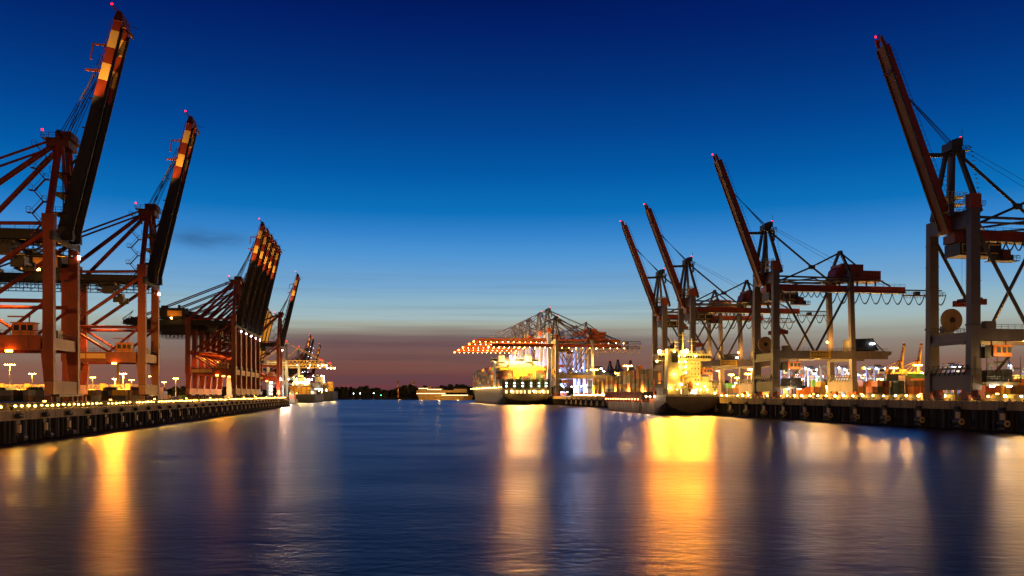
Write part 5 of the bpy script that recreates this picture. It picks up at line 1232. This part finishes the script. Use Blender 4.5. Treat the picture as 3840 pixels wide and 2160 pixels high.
# ------------------------------------------------------------------ right hand yard: straddle carriers, far cranes
def straddle(blue=M_lav):
    t = thing('straddle_carrier', '', 'straddle carrier', (0, 0, 0), 0, 'blue straddle carriers in the lit yard')
    for x in (-2.5, 2.5):
        for y in (-3.6, 3.6):
            b = MB(); b.box(x-.35, x+.35, y-.35, y+.35, 1.4, 14.6); b.build('leg', blue, t)
        b = MB(); b.box(x-.5, x+.5, -5.2, 5.2, .9, 1.7)
        for y in (-4.4, -2.2, 2.2, 4.4): b.tube((x-.45, y, .75), (x+.45, y, .75), .75, 12, 1)
        b.build('wheel_beam', [blue, M_dark], t)
        b = MB(); b.box(x-.4, x+.4, -4.2, 4.2, 14.6, 15.6); b.beam((x, -3.5, 14), (x, 0, 9.5), .25, .25); b.beam((x, 3.5, 14), (x, 0, 9.5), .25, .25); b.beam((x, -3.4, 9.5), (x, 3.4, 9.5), .25, .3); b.build('top_beam', blue, t)
    b = MB(); b.box(-2.9, 2.9, -4, -3.2, 14.8, 15.8); b.box(-2.9, 2.9, 3.2, 4, 14.8, 15.8); b.box(-2, 2, -1.6, 1.6, 15.2, 16.4); b.rail([(-2.9, -4.1, 15.8), (2.9, -4.1, 15.8)], 1, 1, .05); b.beam((-2.4, -3.7, 14.6), (2.4, -3.7, 9.4), .22, .22); b.build('top_frame', M_mauve, t)
    b = MB(); b.box(-1.4, 1.4, -5.6, -4.2, 12, 14.4); cb = b.build('driver_cab', M_white, t)
    b = MB(); b.box(-1.2, 1.2, -5.68, -5.61, 12.9, 14.1); b.build('window', M_glass, cb)
    b = MB(); b.box(-1.6, 1.6, -3, 3, 10.6, 11.3); b.build('spreader', M_orl, t)
    for x in (-2.2, 2.2):
        l = MB(); l.box(x-.3, x+.3, -4.5, -4.2, 14.2, 14.6); l.build('floodlight', G_wht, t)
    return t
sc0 = straddle(); chx = all_kids()
SPOT = ['beside the cabin of the whole grey crane', 'between the two lit blue pillars under the grey crane', 'second under the portal of the whole grey crane', 'beside the yellow container under the grey crane', 'beside the landward leg of the whole grey crane', 'in front of the orange containers, darkest blue', 'seen behind the reel of the huge grey crane', 'behind the cabin of the huge grey crane', 'deeper in the yard, beside the first lit pillars', 'deeper in the yard, past the green container', 'deeper in the yard, before the landward leg', 'deeper in the yard, past the landward leg', 'deeper in the yard, beside the huge crane leg', 'deeper in the yard, at the frame edge']
for i, (px, Y, rz) in enumerate(((2930, 430, .2), (2986, 420, 1.2), (3030, 445, .25), (3108, 410, 1.3), (3160, 440, .3), (3283, 425, .15), (3556, 400, .4), (3745, 380, .9), (2962, 560, .9), (3062, 600, .2), (3134, 520, 1.1), (3214, 560, .3), (3692, 520, .3), (3812, 470, 1.2))):
    o = sc0 if i == 0 else copy_tree(sc0, None, chx); p = at(px, 1479, Y); o.location = (p.x, p.y, QR); o.rotation_euler = (0, 0, rz); o['label'] = 'blue straddle carrier '+SPOT[i]
    if i not in (5,): lamp_light(o, (0.3, -7, 9), (4 if i < 5 else 2.2)*KW, (.85, .9, 1.0), .6)
yard_row([(3040, 3062, ['brown', 'orange'], 402, 0), (3068, 3086, ['ochre yellow', 'ochre yellow', 'ochre yellow'], 405, 0), (3036, 3090, ['green', 'blue', 'green', 'green'], 470, 1), (2996, 3030, ['orange', 'orange'], 395, 1), (3172, 3200, ['green', 'grey', 'green', 'green'], 470, 0), (3206, 3222, ['orange', 'orange'], 372, 0), (3150, 3172, ['blue', 'grey', 'mint', 'green'], 474, 0)], QR, 'among the straddle carriers', 'containers among the straddle carriers')
yel = red_crane('', 'distant yellow cranes', M_lat, [M_lat]*3, M_lat, 83, False); chx = all_kids()
for i, (px, lab) in enumerate(((3385, 'distant yellow crane with upright boom, beside the lower broad mast'), (3450, 'distant yellow crane with upright boom, beside the leg of the huge crane'))):
    o = yel if i == 0 else copy_tree(yel, None, chx); o.location = ((px-1920)/3200*1507, 1507, QR); o['label'] = lab
    lamp_light(o, (20, -20, 40), 120*KW, SOD, 1); lamp_light(o, (-14, -20, 20), 90*KW, SOD, 1)
dk = grey_crane('', 'dark distant cranes on the dusk horizon', False, M_mauved, M_dark, M_mauved, False, False); chx = all_kids()
for i, (px, Y, lab) in enumerate(((2303, 1773, 'dark distant crane top with red light, just above the container stacks'), (2333, 1700, 'middle dark distant crane top with red light above the container stacks'), (2380, 1740, 'dark distant crane top with red light beside the coaster funnel'))):
    o = dk if i == 0 else copy_tree(dk, None, chx); o.location = ((px-1920)/3200*Y, Y, QR); o['label'] = lab; o.rotation_euler = (0, 0, TH+1.2)

# small lamp posts scattered deep in the lit yard
post = MB(); post.tube((0, 0, 0), (0, 0, 12), .14, 5)
pm = thing('lamp_post', '', 'lamp post', (0, 0, 0), TH, 'small lamp posts deep in the lit yard'); post.build('pole', M_pole, pm)
b = MB(); b.hexa([(-.7, -.4, 11.6), (.7, -.4, 11.6), (.7, .4, 11.6), (-.7, .4, 11.6), (-.5, -.3, 12.2), (.5, -.3, 12.2), (.5, .3, 12.2), (-.5, .3, 12.2)]); b.build('lamp_head', G_flood, pm); chx = all_kids()
for i, (px, py, Y) in enumerate(((2758, 1436, 760), (2782, 1428, 640), (2834, 1440, 800), (2868, 1425, 700), (2900, 1433, 640), (2942, 1424, 720), (2965, 1438, 820), (3010, 1420, 620), (3072, 1432, 700), (3118, 1424, 640), (3152, 1436, 760), (3196, 1420, 600),
                                 (3232, 1438, 800), (3330, 1408, 600), (3368, 1412, 640), (3404, 1402, 580), (3458, 1398, 560), (3482, 1420, 700), (3572, 1428, 620), (3604, 1418, 560), (3672, 1408, 520), (3704, 1424, 600), (3752, 1414, 540), (3788, 1402, 500), (3822, 1420, 580), (2748, 1448, 520), (2776, 1455, 480), (2808, 1452, 540), (2850, 1456, 500), (2890, 1452, 470), (2925, 1456, 460), (3000, 1452, 480), (3100, 1450, 470), (3188, 1452, 480), (3250, 1449, 480), (3300, 1446, 500), (3350, 1444, 500), (3575, 1452, 440), (3610, 1456, 420), (3680, 1444, 400), (3740, 1448, 410), (3800, 1440, 400))):
    o = pm if i == 0 else copy_tree(pm, None, chx); p = at(px, py, Y); o.location = (p.x, p.y, p.z-12); o['label'] = f'small amber lamp post deep in the lit yard, {ordw(i+1)} from the coaster stern'
    if i % 2 == 0: lamp_light(o, (0, -1.5, 11), 38*KW, (1, .48, .08), .5)
# ------------------------------------------------------------------ far shore
def shore():
    m = steel('far shore bank', (.022, .02, .014), .9, .3, .05)
    b = MB(); b.loft([[(-900, 1512, -1), (-900, 1516, 3.2), (-900, 1560, 5), (-900, 2600, 6)], [(520, 1512, -1), (520, 1516, 3.2), (520, 1560, 5), (520, 2600, 6)]], 0, (False, False))
    tag(b.build('far_shore', m), 'dark low bank across the far end of the water', 'shore', None, 'structure')
    f = MB(); r = random.Random(3)
    def tree(x, y, z, h, w):
        n = int(330*w/6)
        for i in range(n):
            u = r.random(); a = r.uniform(0, 2*PI); rr = w*math.sqrt(r.random())*(.5+.5*math.sin(PI*min(1, u*.8+.28)))*.7
            c = Vector((x+rr*math.cos(a), y+rr*math.sin(a), z-2+(h+2)*u))
            sz = r.uniform(.8, 2.1); d1 = Vector((r.uniform(-1, 1), r.uniform(-1, 1), r.uniform(-.6, .6)))*sz; d2 = Vector((r.uniform(-1, 1), r.uniform(-.5, .5), r.uniform(-1, 1)))*sz
            f.add([c-d1, c+d2, c+d1, c-d2], [(0, 1, 2, 3)])
    x = -640
    while x < 330:
        px = 1920+x*3200/1560
        hh = 16+2*math.sin(px*.011)+1.5*math.sin(px*.037+1)+(5 if px > 1500 else 0)
        tree(x, 1545+r.uniform(-14, 16), 4, hh*r.uniform(.8, 1.12), r.uniform(7, 11)); x += r.uniform(3, 6.5)
    for i in range(150):
        X = r.uniform(520, 1500); tree(X, r.uniform(2150, 2250), QR, r.uniform(22, 40), r.uniform(14, 22))
    tag(f.build('treeline', steel('dark foliage', (.045, .05, .025), .8, .4, .2)), 'dark wooded skyline along the far shore', 'wood', None, 'stuff')
    t = thing('chimney', 'slender banded chimney rising above the dark trees of the far shore', 'chimney', at(1493, 1479, 1500), 0); t.location.z = 3
    b = MB()
    for i in range(6): b.tube((0, 0, i*5), (0, 0, i*5+5), 1.35-.04*i, 10, i % 2, 1.35-.04*(i+1))
    b.build('chimney_shaft', [steel('chimney pale band', (.45, .32, .16)), steel('chimney red band', (.25, .05, .02))], t); lamp_light(t, (4, -14, 14), 7*KW, SOD, .5)
    t = thing('water_tower', 'small mushroom topped tower peeking over the trees beside the chimney', 'tower', at(1547, 1479, 1700), 0); t.location.z = 5
    b = MB(); b.tube((0, 0, 0), (0, 0, 26), 2.2, 10); b.build('tower_shaft', steel('tower stone', (.3, .22, .14)), t); b = MB(); b.tube((0, 0, 26), (0, 0, 28.5), 2.4, 12, 0, 4.2); b.tube((0, 0, 28.5), (0, 0, 30), 4.2, 12, 0, 1.6); b.tube((0, 0, 30), (0, 0, 33), .4, 6); b.build('tower_top', steel('tower stone', (.3, .22, .14)), t); lamp_light(t, (3, -16, 30), 9*KW, SOD, .5)
    for px, py, g, lab in ((1326, 1476, G_wht, 'white lamp under the trees of the far shore, close to the black ship'), (1351, 1475, G_wht, 'second white lamp under the trees of the far shore'), (1401, 1475, G_wht, 'small white lamp beside the pale willow on the far shore'), (1429, 1482, G_grn, 'green navigation lamp at the water edge of the far shore')):
        p = at(px, py, 1508); t = thing('shore_lamp', lab, 'lamp', (p.x, 1508, 0), 0, 'lamps along the far shore'); b = MB(); b.tube((0, 0, 0), (0, 0, p.z), .15, 5); b.build('pole', M_pole, t); b = MB(); b.ball((0, -.3, p.z), .55, 0, 6); b.build('bulb', g, t)
    for px, lab in ((1288, 'thin radio mast with red light behind the trees, nearer the ships'), (1303, 'thin radio mast with red light behind the trees, nearer the chimney')):
        t = thing('radio_mast', lab, 'mast', at(px, 1479, 1800), 0, 'radio masts behind the trees'); t.location.z = 5; b = MB(); b.tube((0, 0, 0), (0, 0, 20.5), .3, 5); b.build('pole', M_dark, t); b = MB(); b.ball((0, 0, 21), .8, 0, 6); b.build('warning_light', glow('dim red warning light', RED, 3), t)
shore()
def ferry():
    Y = 1400; s = Y/3200
    t = thing('passenger_ship', 'long amber lit ship with bright window bands passing the wooded far shore', 'ship', at(1560, 1479, Y), 0); t.location.z = 0
    zz = lambda y: H+(1479-y)*s; xx = lambda px: (px-1560)*s
    M_f = steel('amber ship paint', (.34, .20, .06), .5, .25)
    h = MB(); h.loft([[(xx(1562), 5, zz(1481)), (xx(1568), 5, 0)], [(xx(1566), 0, zz(1481)), (xx(1571), 0, 0)], [(xx(1740), 0, zz(1483)), (xx(1735), 0, 0)], [(xx(1775), 7, zz(1483)), (xx(1768), 7, 0)], [(xx(1740), 14, zz(1483)), (xx(1735), 14, 0)], [(xx(1566), 14, zz(1481)), (xx(1571), 14, 0)], [(xx(1562), 5, zz(1481)), (xx(1568), 5, 0)]], 0, (False, False)); h.box(xx(1566), xx(1742), .1, 13.9, zz(1483)-.3, zz(1482)); h.build('hull', M_f, t)
    k = MB(); k.box(xx(1561), xx(1672), 1, 13, zz(1482), zz(1472)); k.build('lower_deckhouse', M_f, t); k = MB(); k.box(xx(1561), xx(1700), 2, 12, zz(1472), zz(1463)); k.box(xx(1700), xx(1750), 3, 11, zz(1472), zz(1458)); k.build('middle_deckhouse', M_f, t); k = MB(); k.box(xx(1568), xx(1660), 3, 11, zz(1463), zz(1455)); k.box(xx(1600), xx(1615), 5, 9, zz(1455), zz(1450)); k.build('upper_deckhouse', M_f, t)
    for x0, x1, y, yy in ((1570, 1605, 1456.5, 2.8), (1602, 1655, 1460.5, 2.8), (1562, 1670, 1475.5, .85), (1656, 1756, 1481.8, -.2)):
        n = max(3, int((x1-x0)/6)); b = MB(); w = (x1-x0)/n
        for i in range(n): b.box(xx(x0+i*w), xx(x0+i*w+w*.8), yy-.1, yy, zz(y+1), zz(y-.9))
        b.build('window_band', glow('ferry window light', (1, .74, .36), 4.5), t)
    lamp_light(t, (40, -30, 12), 22*KW, (1, .55, .1), .8); lamp_light(t, (70, -30, 12), 12*KW, (1, .55, .1), .8); lamp_light(t, (12, -30, 14), 14*KW, (1, .55, .1), .8)
ferry()

# lamps added out of sight behind both flood walls brighten the container rows
def added_yard_lamps():
    walls = [o for o in bpy.data.objects if o.name.startswith('flood_wall')]
    for t in walls:
        red = 'red' in t['label']; sgn = -1 if red else 1
        for b in (range(150, 640, 45) if red else range(170, 700, 32)):
            z = (7.9 if red else 9.5)
            m = MB(); m.box(*sorted((sgn*.9, sgn*1.3)), b-.4, b+.4, z-.5, z-.2); m.box(*sorted((sgn*.3, sgn*1.0)), b-.06, b+.06, z-.7, z-.55, 1); m.build('added_yard_lamp', [G_soft, M_dark], t)
            lamp_light(t, (sgn*1.6, b, z), (26 if red else 95)*KW, (1, .46, .08) if red else (1, .48, .075), .4, ((sgn*60, b, 9), 125, .5))
added_yard_lamps()


# spots added to some quay lamps strengthen their reflections in the water
for o in [c for c in bpy.data.objects if c.name.startswith('quay_lamp')]:
    red = 'red' in o['group']; n = int(_re.search(r'(\d+)(st|nd|rd|th)', o['label']).group(1))
    if n % (4 if red else 2): continue
    d = Vector((-20, 40, 0))-o.location; d = Matrix.Rotation(-TH, 4, 'Z') @ d; d.z = -6
    lamp_light(o, ((.25 if red else -.25), -.2, 0), (.9 if red else 6.5)*KW, (1, .56, .06) if red else (1, .53, .13), .3, (d, 110, .6))
